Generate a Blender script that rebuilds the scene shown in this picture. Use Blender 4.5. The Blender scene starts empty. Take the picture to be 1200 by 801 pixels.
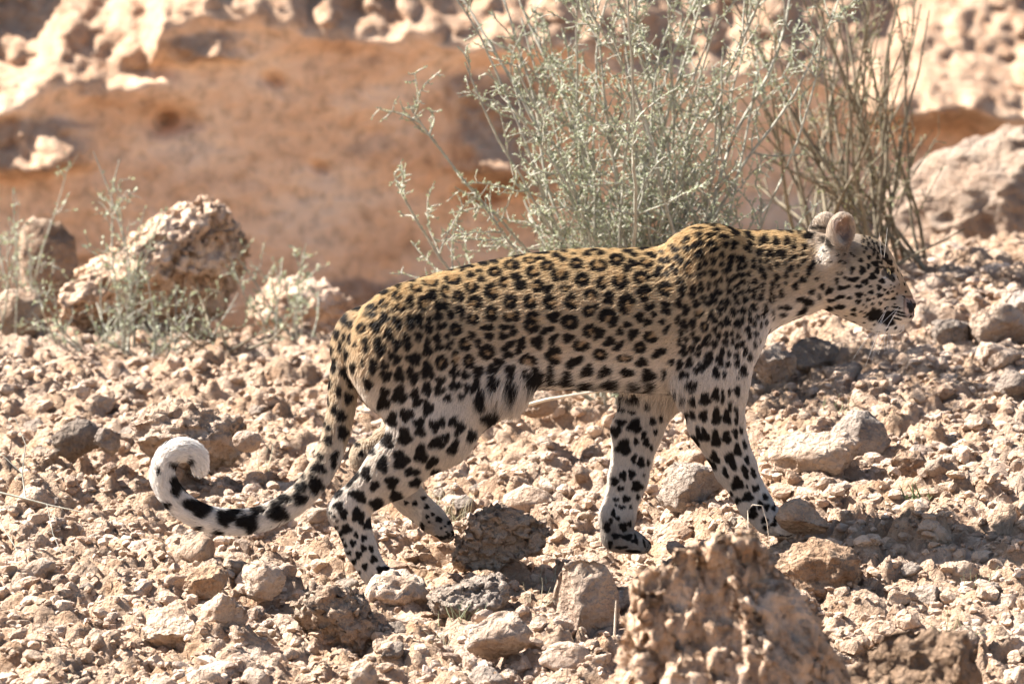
import bpy, bmesh, math, random
import numpy as np
from mathutils import Vector, Matrix

# ------------------------------------------------------------------ camera, sky, sun, exposure
SC = bpy.context.scene
COL = SC.collection
PITCH = math.radians(6.0)
DIST = 14.0                       # metres from the lens to the animal
PPM = 613.0                       # photograph pixels per metre at that distance
FPX = PPM * DIST
AIM = np.array([0.0, 0.0, (655 - 400.5) / PPM])
FWD = np.array([0.0, math.cos(PITCH), -math.sin(PITCH)])
UP = np.array([0.0, math.sin(PITCH), math.cos(PITCH)])
CAM = AIM - DIST * FWD

def P(px, py, Y=0.0):
    """World point(s) at depth Y metres behind the animal's plane, seen at photograph position px, py."""
    px = np.asarray(px, float); py = np.asarray(py, float); Y = np.asarray(Y, float)
    a = (px - 600.0) / FPX; b = (400.5 - py) / FPX
    dy = FWD[1] + b * UP[1]; dz = FWD[2] + b * UP[2]
    t = (Y - CAM[1]) / dy
    return np.stack(np.broadcast_arrays(a * t, Y, CAM[2] + t * dz), -1)

cd = bpy.data.cameras.new('camera')
cam = bpy.data.objects.new('camera', cd); COL.objects.link(cam)
cam.location = CAM
cam.rotation_euler = (math.pi / 2 - PITCH, 0, 0)
cd.sensor_width = 36.0
cd.lens = 36.0 * FPX / 1200.0
cd.clip_start = 0.1; cd.clip_end = 2000
cd.dof.use_dof = True
cd.dof.focus_distance = DIST - 0.03
cd.dof.aperture_fstop = 5.6
cd.dof.aperture_blades = 7
SC.camera = cam

SUN_EL = math.radians(45.0)
SUN_AZ = math.radians(-70.0)      # measured from +Y (away from the camera) towards +X
SDIR = Vector((math.sin(SUN_AZ) * math.cos(SUN_EL), math.cos(SUN_AZ) * math.cos(SUN_EL), math.sin(SUN_EL)))
w = bpy.data.worlds.new('World'); SC.world = w; w.use_nodes = True
nt = w.node_tree
sky = nt.nodes.new('ShaderNodeTexSky'); sky.sky_type = 'NISHITA'; sky.sun_disc = False
sky.sun_elevation = SUN_EL; sky.sun_rotation = SUN_AZ
sky.dust_density = 1.5; sky.air_density = 1.0
bg = nt.nodes['Background']; bg.inputs['Strength'].default_value = 0.05
nt.links.new(sky.outputs[0], bg.inputs['Color'])
sd = bpy.data.lights.new('sun', 'SUN'); sun = bpy.data.objects.new('sun', sd); COL.objects.link(sun)
sd.energy = 5.0; sd.angle = math.radians(0.55); sd.color = (1.0, 0.96, 0.91)
sun.rotation_euler = SDIR.to_track_quat('Z', 'Y').to_euler()
sun.location = (-6, 3, 8)
SC.view_settings.view_transform = 'Standard'; SC.view_settings.look = 'None'
SC.view_settings.gamma = 1.0; SC.view_settings.use_curve_mapping = False
SC.view_settings.exposure = 2.05
SC.cycles.use_denoising = True
SC.cycles.max_bounces = 8; SC.cycles.diffuse_bounces = 4; SC.cycles.transparent_max_bounces = 8
SC.cycles_curves.shape = 'RIBBONS'; SC.cycles_curves.subdivisions = 2

# ------------------------------------------------------------------ helpers
RNG = np.random.default_rng(7)

def tag(o, label=None, cat=None, group=None, kind=None):
    if label: o['label'] = label
    if cat: o['category'] = cat
    if group: o['group'] = group
    if kind: o['kind'] = kind
    return o

def empty(name, loc=(0, 0, 0)):
    o = bpy.data.objects.new(name, None); COL.objects.link(o); o.location = loc
    o.empty_display_size = 0.05
    return o

def mesh_np(name, v, f, mat=None, parent=None, smooth=True, attrs=None, link=True):
    """Mesh from numpy arrays: v (n,3), f (m,3) or (m,4)."""
    me = bpy.data.meshes.new(name)
    v = np.ascontiguousarray(v, np.float32); f = np.ascontiguousarray(f, np.int32)
    me.vertices.add(len(v)); me.vertices.foreach_set('co', v.ravel())
    k = f.shape[1]
    me.loops.add(f.size); me.loops.foreach_set('vertex_index', f.ravel())
    me.polygons.add(len(f)); me.polygons.foreach_set('loop_start', np.arange(0, f.size, k, dtype=np.int32))
    me.update(calc_edges=True)
    me.polygons.foreach_set('use_smooth', np.full(len(f), bool(smooth)))
    for an, arr in (attrs or {}).items():
        arr = np.asarray(arr, np.float32)
        if arr.ndim == 1:
            at = me.attributes.new(an, 'FLOAT', 'POINT'); at.data.foreach_set('value', arr)
        else:
            at = me.attributes.new(an, 'FLOAT_COLOR', 'POINT')
            at.data.foreach_set('color', np.concatenate([arr, np.ones((len(arr), 1), np.float32)], 1).ravel())
    if mat: me.materials.append(mat)
    if not link: return me
    o = bpy.data.objects.new(name, me); COL.objects.link(o)
    if parent:
        o.parent = parent; o.matrix_parent_inverse = Matrix.Translation(-parent.location)
    return o

def vnormals(v, f):
    """Area-weighted vertex normals of a triangle or quad mesh."""
    if f.shape[1] == 4: fn = np.cross(v[f[:, 2]] - v[f[:, 0]], v[f[:, 3]] - v[f[:, 1]])
    else: fn = np.cross(v[f[:, 1]] - v[f[:, 0]], v[f[:, 2]] - v[f[:, 0]])
    n = np.zeros_like(v)
    for k in range(f.shape[1]):
        for c in range(3): n[:, c] += np.bincount(f[:, k], fn[:, c], len(v))
    return n / (np.linalg.norm(n, axis=1, keepdims=True) + 1e-12)

# ---- noise in numpy
def _hash3(ix, iy, iz, s):
    h = (ix.astype(np.int64) * 374761393 + iy.astype(np.int64) * 668265263 + iz.astype(np.int64) * 2147483647 + s * 1274126177) & 0xffffffff
    h = ((h ^ (h >> 13)) * 1274126177) & 0xffffffff
    h = ((h ^ (h >> 16)) * 2246822519) & 0xffffffff
    return ((h ^ (h >> 15)) & 0xffffff) / float(0xffffff)

def vnoise(p, s=0):
    """Value noise 0..1 at points p (n,3)."""
    i = np.floor(p).astype(np.int64); f = p - i; f = f * f * (3 - 2 * f)
    r = 0
    for dx in (0, 1):
        wx = f[:, 0] if dx else 1 - f[:, 0]
        for dy in (0, 1):
            wy = f[:, 1] if dy else 1 - f[:, 1]
            for dz in (0, 1):
                wz = f[:, 2] if dz else 1 - f[:, 2]
                r = r + wx * wy * wz * _hash3(i[:, 0] + dx, i[:, 1] + dy, i[:, 2] + dz, s)
    return r

def fbm(p, oct=4, s=0, gain=0.5):
    r = 0; a = 1.0; t = 0
    for k in range(oct):
        r = r + a * vnoise(p * 2.03 ** k, s + k * 17); t += a; a *= gain
    return r / t

def cells(p, s=0, jit=0.9):
    """Cellular noise at (n,3): F1, F2 and a random value per cell."""
    i = np.floor(p).astype(np.int64)
    f1 = np.full(len(p), 9.0); f2 = f1.copy(); idv = np.zeros(len(p))
    for dx in (-1, 0, 1):
        for dy in (-1, 0, 1):
            for dz in (-1, 0, 1):
                c = i + np.array([dx, dy, dz])
                q = [c[:, k] + 0.5 + jit * (_hash3(c[:, 0], c[:, 1], c[:, 2], s + 3 * k) - 0.5) for k in range(3)]
                d = np.sqrt(sum((p[:, k] - q[k]) ** 2 for k in range(3)))
                rid = _hash3(c[:, 0], c[:, 1], c[:, 2], s + 31)
                m = d < f1
                f2 = np.where(m, f1, np.minimum(f2, d)); idv = np.where(m, rid, idv); f1 = np.where(m, d, f1)
    return f1, f2, idv

def sstep(a, b, x):
    t = np.clip((x - a) / (b - a), 0, 1); return t * t * (3 - 2 * t)

# ---- node helper
class N:
    def __init__(s, name):
        s.m = bpy.data.materials.new(name); s.m.use_nodes = True; s.t = s.m.node_tree
        s.t.nodes.clear(); s.out = s.t.nodes.new('ShaderNodeOutputMaterial')
    def n(s, typ, **kw):
        nd = s.t.nodes.new('ShaderNode' + typ)
        for k, v in kw.items():
            if k in nd.inputs.keys() or isinstance(k, int):
                s.set(nd.inputs[k], v)
            else: setattr(nd, k, v)
        return nd
    def set(s, sock, v):
        if hasattr(v, 'is_output'): s.t.links.new(v, sock)
        else:
            if hasattr(sock, 'default_value') and hasattr(sock.default_value, '__len__') and not hasattr(v, '__len__'): v = (v,) * len(sock.default_value)
            if hasattr(v, '__len__') and len(v) == 3 and len(sock.default_value) == 4: v = (*v, 1)
            sock.default_value = v
    def ramp(s, fac, stops):
        r = s.t.nodes.new('ShaderNodeValToRGB'); s.t.links.new(fac, r.inputs[0])
        e = r.color_ramp.elements
        while len(e) < len(stops): e.new(0.5)
        for k, (p, c) in enumerate(stops):
            e[k].position = p; e[k].color = (*c, 1) if hasattr(c, '__len__') else (c, c, c, 1)
        return r.outputs[0]
    def mix(s, fac, a, b, mode='MIX'):
        m = s.t.nodes.new('ShaderNodeMix'); m.data_type = 'RGBA'; m.blend_type = mode
        s.set(m.inputs[0], fac); s.set(m.inputs[6], a); s.set(m.inputs[7], b)
        return m.outputs[2]
    def math(s, op, a, b=0.0, c=None):
        m = s.t.nodes.new('ShaderNodeMath'); m.operation = op; s.set(m.inputs[0], a); s.set(m.inputs[1], b)
        if c is not None: s.set(m.inputs[2], c)
        return m.outputs[0]
    def attr(s, name, typ='GEOMETRY'):
        a = s.t.nodes.new('ShaderNodeAttribute'); a.attribute_name = name; a.attribute_type = typ
        return a
    def surf(s, sh): s.t.links.new(sh, s.out.inputs['Surface']); return s.m
NHAIR = 260000
# ------------------------------------------------------------------ materials of the ground
def stone_mat(name, cols, scale=14.0, bump=.5, use_tint=False, pits=0.0, dust=0.0):
    """Weathered calcrete: mottled tones, grain, small pits. cols: three base colours."""
    m = N(name)
    tc = m.n('TexCoord'); geo = m.n('NewGeometry'); pos = geo.outputs['Position']
    oi = m.n('ObjectInfo')
    n1 = m.n('TexNoise', Scale=scale, Detail=6.0, Roughness=.62); m.set(n1.inputs['Vector'], pos)
    n2 = m.n('TexNoise', Scale=scale * .22, Detail=3.0, Roughness=.5); m.set(n2.inputs['Vector'], pos)
    n3 = m.n('TexNoise', Scale=scale * 9, Detail=4.0, Roughness=.7); m.set(n3.inputs['Vector'], pos)
    c = m.ramp(n1.outputs[0], [(.28, cols[0]), (.5, cols[1]), (.72, cols[2])])
    hs = m.n('HueSaturation'); m.set(hs.inputs['Color'], c)
    if use_tint:
        v = m.attr('tint').outputs['Fac']
    else:
        v = oi.outputs['Random']
    m.set(hs.inputs['Value'], m.math('MULTIPLY_ADD', v, .5, .74))
    m.set(hs.inputs['Saturation'], m.math('MULTIPLY_ADD', n2.outputs[0], .9, .68))
    c = m.mix(m.math('MULTIPLY', m.ramp(n2.outputs[0], [(.5, 0.0), (.75, 1.0)]), .35), hs.outputs[0], (.25, .215, .185))
    sp = m.ramp(n3.outputs[0], [(.30, .72), (.45, 1.0), (.62, 1.0), (.75, 1.14)])
    c = m.mix(1.0, c, sp, 'MULTIPLY')
    n4 = m.n('TexNoise', Scale=scale * 3.2, Detail=5.0, Roughness=.65); m.set(n4.inputs['Vector'], pos)
    h = m.math('ADD', m.math('MULTIPLY', n4.outputs[0], .9), m.math('MULTIPLY', n3.outputs[0], .35))
    if pits:
        vo = m.n('TexVoronoi', Scale=scale * 5); m.set(vo.inputs['Vector'], pos)
        h = m.math('ADD', h, m.math('MULTIPLY', vo.outputs['Distance'], pits))
    bp = m.n('Bump', Strength=min(1.0, bump * 1.5), Distance=.03); m.set(bp.inputs['Height'], h)
    b = m.n('BsdfPrincipled', Roughness=.92); m.set(b.inputs['Base Color'], c); m.set(b.inputs['Normal'], bp.outputs[0])
    b.inputs['Specular IOR Level'].default_value = .12
    return m.surf(b.outputs[0])

M_STONE = stone_mat('calcrete_stone', [(0.409, 0.281, 0.205), (0.544, 0.413, 0.317), (0.652, 0.524, 0.420)], 16, .7, pits=.35)
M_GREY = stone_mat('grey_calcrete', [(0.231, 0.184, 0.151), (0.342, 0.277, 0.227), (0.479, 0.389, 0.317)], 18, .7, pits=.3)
M_BOULDER = stone_mat('weathered_boulder', [(0.427, 0.269, 0.179), (0.653, 0.471, 0.342), (0.853, 0.662, 0.514)], 15, .8, pits=.5)
M_GRAVEL = stone_mat('gravel', [(0.409, 0.276, 0.200), (0.554, 0.416, 0.317), (0.660, 0.529, 0.420)], 16, .6, True, .3)
M_SOIL = stone_mat('stony_soil', [(0.373, 0.234, 0.153), (0.511, 0.367, 0.265), (0.618, 0.468, 0.361)], 20, .7, True, .25)
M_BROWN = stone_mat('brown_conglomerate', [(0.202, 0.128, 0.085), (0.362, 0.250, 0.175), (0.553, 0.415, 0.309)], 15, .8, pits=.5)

# ------------------------------------------------------------------ ground
GX = np.array([-60, 0, 435, 735, 890, 1100, 1300.0])
GY = np.array([-2.6, -1.3, -.75, 0, 1, 2, 2.6, 3.3, 4.3])
GPY = np.array([[1150, 1150, 1150, 1150, 1145, 1130, 1120], [905, 905, 905, 905, 900, 885, 880], [800, 800, 806, 802, 788, 776, 770],
                [648, 650, 682, 668, 626, 603, 592], [523, 525, 545, 530, 492, 462, 450], [418, 420, 430, 420, 380, 345, 338],
                [390, 392, 402, 396, 345, 300, 292], [396, 396, 410, 404, 342, 292, 285], [480, 480, 480, 480, 420, 320, 310.]])
GZ = np.stack([P(GX, GPY[j], GY[j])[:, 2] for j in range(len(GY))])
GXM = (GX - 600) / PPM                                  # metres across

def lerp2(x, y):
    u = np.clip(np.interp(x, GXM, np.arange(len(GX))), 0, len(GX) - 1.001); v = np.clip(np.interp(y, GY, np.arange(len(GY))), 0, len(GY) - 1.001)
    i = u.astype(int); j = v.astype(int); u = u - i; v = v - j
    return (GZ[j, i] * (1 - u) + GZ[j, i + 1] * u) * (1 - v) + (GZ[j + 1, i] * (1 - u) + GZ[j + 1, i + 1] * u) * v

def ground_base(x, y):
    z = 0
    for ox, oy in ((0, 0), (.1, 0), (-.1, 0), (0, .15), (0, -.15)): z = z + lerp2(x + ox, y + oy) / 5
    far = sstep(3.2, 9.0, np.hypot(x * .8, np.maximum(np.abs(y) - 3, 0)))
    return z * (1 - far) + (-.25) * far

def ground_z(x, y):
    """Ground height: the slope, soft swells and clods."""
    x = np.asarray(x, float); y = np.asarray(y, float)
    p = np.stack([x.ravel(), y.ravel(), np.zeros(x.size)], 1)
    z = ground_base(p[:, 0], p[:, 1])
    near = 1 - sstep(3.5, 6, np.hypot(p[:, 0], p[:, 1]))
    z = z + .05 * (fbm(p * 3.0, 3, 1) - .5) - .028 * near
    for q_, y_ in ((452, -.05), (908, -.05), (745, .05), (735, .0)):      # trodden footing
        near = near * (1 - .75 * np.exp(-((p[:, 0] - (q_ - 600) / PPM) / .075) ** 2 - ((p[:, 1] - y_) / .09) ** 2))
    warp = np.stack([fbm(p * 9, 2, 3), fbm(p * 9, 2, 4), p[:, 2]], 1) * .05
    for sc, am, sd_ in ((7.0, .042, 10), (14.0, .030, 11), (24.0, .018, 12), (48.0, .011, 13)):
        f1, f2, rid = cells((p + warp) * sc, sd_)
        dome = np.sqrt(np.clip(1 - (f1 / .62) ** 2, 0, 1)) * sstep(0, .12, f2 - f1)
        z = z + am * near * dome * (.25 + .75 * rid) * (rid > .25)
    z = z + .020 * near * (np.abs(fbm(p * 16, 3, 22) * 2 - 1)) + .012 * near * (fbm(p * 55, 3, 21) - .5)
    return z.reshape(x.shape)

def axis_pts(a, b, step, far):
    mid = np.arange(a, b + step, step); out = []; s = step; p = mid[-1]
    while p < far: s *= 1.35; p += s; out.append(p)
    lo_ = []; s = step; p = a
    while p > -far: s *= 1.35; p -= s; lo_.append(p)
    return np.concatenate([lo_[::-1], mid, out])

gx = axis_pts(-1.45, 1.45, .0085, 400); gy = axis_pts(-1.35, 3.3, .0095, 400)
XX, YY = np.meshgrid(gx, gy, indexing='ij')
ZZ = ground_z(XX, YY)
def grid_faces(nx, ny):
    i = np.arange((nx - 1) * ny).reshape(nx - 1, ny)[:, :-1].ravel()
    return np.stack([i, i + ny, i + ny + 1, i + 1], 1)
gv = np.stack([XX.ravel(), YY.ravel(), ZZ.ravel()], 1)
gt = cells(gv * 20 * np.array([1, 1, .3]), 12)[2] * .8 + .1
ground = mesh_np('ground', gv, grid_faces(len(gx), len(gy)), M_SOIL, None, True, {'tint': gt})
tag(ground, 'pale stony slope of broken calcrete', kind='structure')
GF = (gx, gy, ZZ)
def gz(x, y):
    """Height of the built sheet (bilinear)."""
    x = np.asarray(x, float); y = np.asarray(y, float)
    i = np.clip(np.searchsorted(gx, x) - 1, 0, len(gx) - 2); j = np.clip(np.searchsorted(gy, y) - 1, 0, len(gy) - 2)
    u = (x - gx[i]) / (gx[i + 1] - gx[i]); v = (y - gy[j]) / (gy[j + 1] - gy[j])
    return (ZZ[i, j] * (1 - u) + ZZ[i + 1, j] * u) * (1 - v) + (ZZ[i, j + 1] * (1 - u) + ZZ[i + 1, j + 1] * u) * v

# ------------------------------------------------------------------ stones
def ico(sub):
    bm = bmesh.new(); bmesh.ops.create_icosphere(bm, subdivisions=sub, radius=1.0)
    v = np.array([q.co[:] for q in bm.verts]); f = np.array([[l.index for l in q.verts] for q in bm.faces]); bm.free()
    return v, f
ICO = {s: ico(s) for s in (1, 2, 3, 4, 5, 6)}
def knobs(v, f, size, amp, seed, pits=0.0):
    """Knobbly crust: rounded lumps of about this size pushed out along the surface normal."""
    for sc_, am, th in ((1 / size, 1.0, 0), (2.1 / size, .6, .1), (4.6 / size, .34, .2)):
        n = vnormals(v, f)
        q = v * sc_ + (np.stack([fbm(v * sc_ * .8 + k * 5.3, 2, seed + 40 + k) for k in range(3)], 1) - .5) * 1.2 + seed
        f1, f2, rid = cells(q, seed + int(am * 10))
        dome = np.sqrt(np.clip(1 - (f1 / .74) ** 2, 0, 1)) * (.3 + .7 * rid) * (rid > th)
        v = v + n * (dome - .4)[:, None] * amp * am
    if pits:
        n = vnormals(v, f); f1, f2, rid = cells(v * 2.6 / size + seed * 2, seed + 9)
        v = v - n * (np.clip(1 - (f1 / .45) ** 2, 0, 1) * (rid > .4))[:, None] * pits
    return v

def rock_verts(seed, sub=3, cut=9, rough=.16, lumps=0.0, lump_scale=8.0, pits=0.0):
    """A broken stone: a ball cut by random planes, roughened; lumps give knobbly conglomerate."""
    r = np.random.default_rng(seed)
    v, f = ICO[sub]; v = v.copy(); d = v.copy()
    for _ in range(cut):
        n = r.normal(size=3); n /= np.linalg.norm(n); h = r.uniform(.42, .84)
        e = np.maximum(v @ n - h, 0); v = v - np.outer(e * .95, n)
    v = v / np.abs(v).max(0)
    v = v + d * (fbm(d * 1.5 + seed * 3.1, 3, seed)[:, None] - .5) * rough * 1.8
    if sub > 2:
        rid = 1 - np.abs(fbm(v * 3.4 + seed, 3, seed + 5) * 2 - 1)
        v = v + d * (rid[:, None] - .7) * rough * 1.1
        v = v + (np.stack([fbm(v * 7 + k * 9.1 + seed, 3, seed + k) for k in range(3)], 1) - .5) * rough * 1.1
    if lumps: v = knobs(v, f, .5, lumps, seed)
    return v, f

SHAPE = {}
def hero(px0, px1, py0, py1, Y, label, seed, mat=None, depth=.8, rot=0.0, group=None, cat='stone', name='stone', **kw):
    """A stone that fills px0..px1, py0..py1 of the picture at depth Y, standing in the ground."""
    a = P(px0, py1, Y); c = P(px1, py0, Y)
    w2 = (c[0] - a[0]) / 2; h2 = (c[2] - a[2]) / 2
    kw.setdefault('sub', 4); crack = kw.pop('crack', .45); grain = kw.pop('grain', .07)
    lumps = kw.pop('lumps', .03); ls = kw.pop('lump_scale', 7.0); pits = kw.pop('pits', 0.0)
    v, f = rock_verts(seed, **kw)
    if 'peak' in SHAPE: v = SHAPE.pop('peak')(v)
    lo_, hi_ = v.min(0), v.max(0)
    v = (v - (lo_ + hi_) / 2) / ((hi_ - lo_) / 2) * np.array([w2, w2 * depth, h2])
    e = (w2 + min(h2, w2)) / 2
    v = knobs(v, f, e * 3.4 / ls, e * lumps * 1.3, seed, e * pits)
    n = vnormals(v, f); rd = np.abs(fbm(v * 5.5 / e + seed, 4, seed + 70, .6) * 2 - 1)
    v = v - n * (np.clip(.16 - rd, 0, 1) * crack * e)[:, None]            # cracks
    v = v + n * ((fbm(v * 16 / e, 3, seed + 71) - .5) * grain * e)[:, None]
    o = mesh_np(name, v, f, mat or M_STONE)
    o.location = ((a[0] + c[0]) / 2, Y, (a[2] + c[2]) / 2)
    tag(o, label, cat, group)
    return o
HX = []                                    # footprint of the hero stones, kept free of the loose ones
def H(*a, **k):
    o = hero(*a, **k); HX.append((o.location.x, o.location.y, max(abs(q) for b in o.bound_box for q in b[:2]))); return o

def _peak(v):
    t = np.clip((v[:, 2] + .55) / 1.5, 0, 1)
    w = 1 - .70 * t ** 1.5
    v = v.copy(); v[:, 0] = v[:, 0] * w - .10 * t; v[:, 1] *= w
    return v
SHAPE['peak'] = _peak
H(722, 1012, 626, 1010, -1.9, 'large knobbly pale boulder with pointed top, biggest rock on the stony slope', 101, mat=M_BOULDER, depth=.8, name='boulder', cat='boulder', sub=6, cut=5, rough=.16, lumps=.085, lump_scale=11, pits=.05)
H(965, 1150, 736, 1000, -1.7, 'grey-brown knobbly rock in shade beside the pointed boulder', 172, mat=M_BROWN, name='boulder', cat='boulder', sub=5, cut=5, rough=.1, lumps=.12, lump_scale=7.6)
H(648, 728, 655, 775, -.38, 'upright pale pinkish block of pitted stone below the forelegs', 103, cut=8, rough=.11, lumps=.05, pits=.05, depth=.7)
H(900, 1012, 505, 575, .42, 'broad flat-topped slab stone with orange underside ahead of the forepaw', 104, cut=8, rough=.14, lumps=.04)
H(955, 1045, 478, 560, .62, 'sloping grey-brown stone leaning behind the flat-topped slab', 105, mat=M_GREY, cut=8, rough=.16, lumps=.06)
H(908, 972, 582, 628, -.13, 'smooth rounded tan stone touching the leading forepaw', 106, cut=4, rough=.10)
H(530, 645, 590, 672, .06, 'knobbly pitted clod of conglomerate between the hind and forelegs', 157, sub=5, cut=6, rough=.24, lumps=.15, lump_scale=9.5, pits=.08)
H(428, 502, 668, 716, -.16, 'low crumbly pale stone in front of the planted hind paw', 181, cut=6, rough=.2, lumps=.12)
H(340, 452, 682, 780, -.40, 'crusty knobbly clod just below the planted hind paw', 108, sub=5, cut=6, lumps=.13, lump_scale=8.7, pits=.08)
H(545, 625, 712, 775, -.55, 'low pale stone with orange flank left of the upright block', 109, cut=7, lumps=.05)
H(500, 600, 670, 735, -.25, 'crumbly grey clod beyond the low pale stone', 131, mat=M_GREY, sub=5, cut=5, lumps=.13, lump_scale=9.5)
H(768, 850, 540, 606, .36, 'half-buried grey-topped stone behind the leading foreleg', 110, mat=M_GREY, cut=7, lumps=.05)
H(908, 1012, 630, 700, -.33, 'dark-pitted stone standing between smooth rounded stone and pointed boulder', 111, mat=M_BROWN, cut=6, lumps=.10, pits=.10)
H(152, 290, 466, 560, .75, 'long crumbling clod on the slope above the curled tail tip', 112, cut=6, lumps=.10, lump_scale=7.6, sub=5)
H(272, 306, 503, 530, .62, 'small egg-shaped orange stone against the long crumbling clod', 113, cut=2, rough=.07)
H(212, 268, 660, 706, -.16, 'brown blocky stone beneath the tail, the darker of two', 114, mat=M_BROWN, cut=8, rough=.12)
H(282, 336, 655, 704, -.16, 'tan blocky stone beneath the tail, the paler of two', 115, cut=8, rough=.12)
H(232, 292, 692, 762, -.45, 'notched pale stone in front of the two blocky stones', 116, cut=8, lumps=.05, pits=.06)
H(165, 240, 705, 765, -.45, 'broad pale stone with shaded hollow beside the notched stone', 117, cut=8, lumps=.06)
H(60, 122, 488, 540, .80, 'dark grey stone on the slope outward of the tail tip', 118, mat=M_GREY, cut=7)
H(110, 142, 500, 535, .75, 'grey-brown stone leaning on the dark grey stone', 119, mat=M_GREY, cut=7)
def _slope(v):
    t = np.clip((v[:, 2] + .6) / 1.6, 0, 1)
    v = v.copy(); v[:, 0] = v[:, 0] * (1 - .62 * t) + .62 * t; v[:, 1] *= 1 - .35 * t
    return v
SHAPE['peak'] = _slope
H(66, 292, 228, 420, 2.75, 'big dark-faced boulder with a pale sloping side on the slope crest', 120, mat=M_BOULDER, name='boulder', cat='boulder', sub=6, cut=9, rough=.13, lumps=.06, lump_scale=8, pits=.05, depth=.6)
H(290, 415, 326, 420, 3.25, 'pale lumpy boulder behind the grey-green shrublet', 152, mat=M_BOULDER, name='boulder', cat='boulder', sub=5, cut=6, rough=.2, lumps=.12)
H(20, 98, 252, 420, 3.5, 'small reddish boulder standing behind the big dark-faced boulder', 143, mat=M_BROWN, name='boulder', cat='boulder', cut=4, lumps=.06)
H(-30, 55, 335, 420, 2.5, 'reddish tan boulder at the edge of the low scrub', 124, name='boulder', cat='boulder', cut=6, lumps=.05)
H(590, 655, 455, 490, 1.05, 'smooth whitish stone showing under the belly', 125, cut=3, rough=.07)
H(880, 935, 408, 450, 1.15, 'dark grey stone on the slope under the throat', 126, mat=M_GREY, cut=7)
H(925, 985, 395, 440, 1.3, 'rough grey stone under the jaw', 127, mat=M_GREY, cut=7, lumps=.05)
H(1135, 1215, 352, 425, 1.55, 'big orange-brown stone on the slope past the muzzle', 128, cut=7, lumps=.06)
H(1090, 1145, 372, 412, 1.55, 'grey stone beside the big orange-brown stone', 129, mat=M_GREY, cut=7)
H(1065, 1100, 422, 458, 1.2, 'pointed pale stone on the slope below the muzzle', 130, cut=9, rough=.12)
H(1000, 1062, 445, 490, 1.0, 'wide tan stone with a shaded end above the slab', 132, cut=7)
H(1150, 1205, 590, 660, -.05, 'tan lumpy stone on the slope beyond the small green tuft', 133, cut=6, lumps=.06)
H(1040, 1090, 525, 570, .4, 'brown weathered stone beside the small green tuft', 134, mat=M_BROWN, cut=6, lumps=.06)

H(1025, 1330, 148, 420, 4.1, 'large pale weathered mound of rock beyond the brown leafless shrub', 135, name='boulder', cat='boulder', sub=6, cut=5, rough=.12, lumps=.02, lump_scale=14, pits=.012, depth=.7, crack=.12, grain=.035)
# loose stones: the 300 that show largest as things of their own, sharing a few shapes
sr = np.random.default_rng(5)
SHAPES = [mesh_np('stone', *(rock_verts(200 + k, 3, 11 + k % 4, .17, (.16, .06, .10, .13)[k % 4]))[:2], (M_STONE, M_STONE, M_GREY, M_STONE)[k % 4], link=False) for k in range(14)]
cnt = 0; placed = []; LOOSE = []
while cnt < 300:
    Y = -1.05 + 3.2 * sr.random() ** 1.15
    px = sr.uniform(-15, 1215)
    x = (px - 600) / FPX * (Y - CAM[1]) / math.cos(PITCH)
    r = .5 * float(np.clip(sr.lognormal(math.log(.047), .36), .032, .095))
    if any((x - a) ** 2 + (Y - b_) ** 2 < (c_ * .9 + r * .7) ** 2 for a, b_, c_ in HX): continue
    if any((x - a) ** 2 + (Y - b_) ** 2 < (.75 * (c_ + r)) ** 2 for a, b_, c_ in placed): continue
    # leave the paws' footing clear
    if any(abs(x - (q - 600) / PPM) < .06 and abs(Y - yy) < .09 for q, yy in ((445, -.05), (905, -.05), (740, .05))): continue
    placed.append((x, Y, r))
    k = int(sr.integers(0, 14))
    o = bpy.data.objects.new('stone', SHAPES[k]); COL.objects.link(o)
    sq = sr.uniform(.62, .95)
    o.scale = (r * sr.uniform(.9, 1.25), r, r * sq)
    o.rotation_euler = (sr.uniform(-.35, .35), sr.uniform(-.35, .35), sr.uniform(0, 6.28))
    o.location = (x, Y, float(gz(x, Y)) + r * sq * sr.uniform(-.2, .25))
    LOOSE.append((o, 'grey' if k % 4 == 2 else 'pale tan'))
    cnt += 1

MARKS = [((855, -1.9), 'the pointed boulder'), ((1060, -1.7), 'the shaded knobbly rock'), ((690, -.38), 'the upright pale block'), ((955, .42), 'the flat-topped slab'), ((940, -.13), 'the smooth rounded stone'),
         ((588, .06), 'the knobbly pitted clod'), ((395, -.4), 'the crusty clod below the hind paw'), ((585, -.55), 'the low pale stone with orange flank'), ((810, .36), 'the half-buried grey-topped stone'), ((960, -.33), 'the dark-pitted stone'),
         ((220, .75), 'the long crumbling clod'), ((240, -.16), 'the brown blocky stone'), ((310, -.16), 'the tan blocky stone'), ((262, -.45), 'the notched pale stone'), ((200, -.45), 'the broad pale stone'), ((90, .8), 'the dark grey stone outward of the tail'),
         ((622, 1.05), 'the whitish stone under the belly'), ((908, 1.15), 'the dark grey stone under the throat'), ((1170, 1.55), 'the big orange-brown stone'), ((1082, 1.2), 'the pointed pale stone'), ((1030, 1.0), 'the wide tan stone'),
         ((1178, -.05), 'the tan lumpy stone'), ((1065, .4), 'the brown weathered stone'), ((1077, .15), 'the small green tuft'), ((522, .42), 'the dry grass tuft behind the hind paw'), ((440, -.05), 'the planted hind paw'), ((740, .05), 'the far forepaw'),
         ((200, .02), 'the curled tail tip'), ((60, .02), 'the thin dead branch'), ((60, -.8), 'the grey-green sprig at the slope foot'), ((1125, -.7), 'the green grass tuft'), ((190, 2.25), 'the low twiggy scrub'), ((338, 2.55), 'the grey-green shrublet'),
         ((752, 1.4), 'the big thorny shrub'), ((-6, 1.4), 'the thin green herb'), ((1068, 2.3), 'the brown leafless shrub'), ((430, 1.2), 'the root of the tail')]
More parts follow.
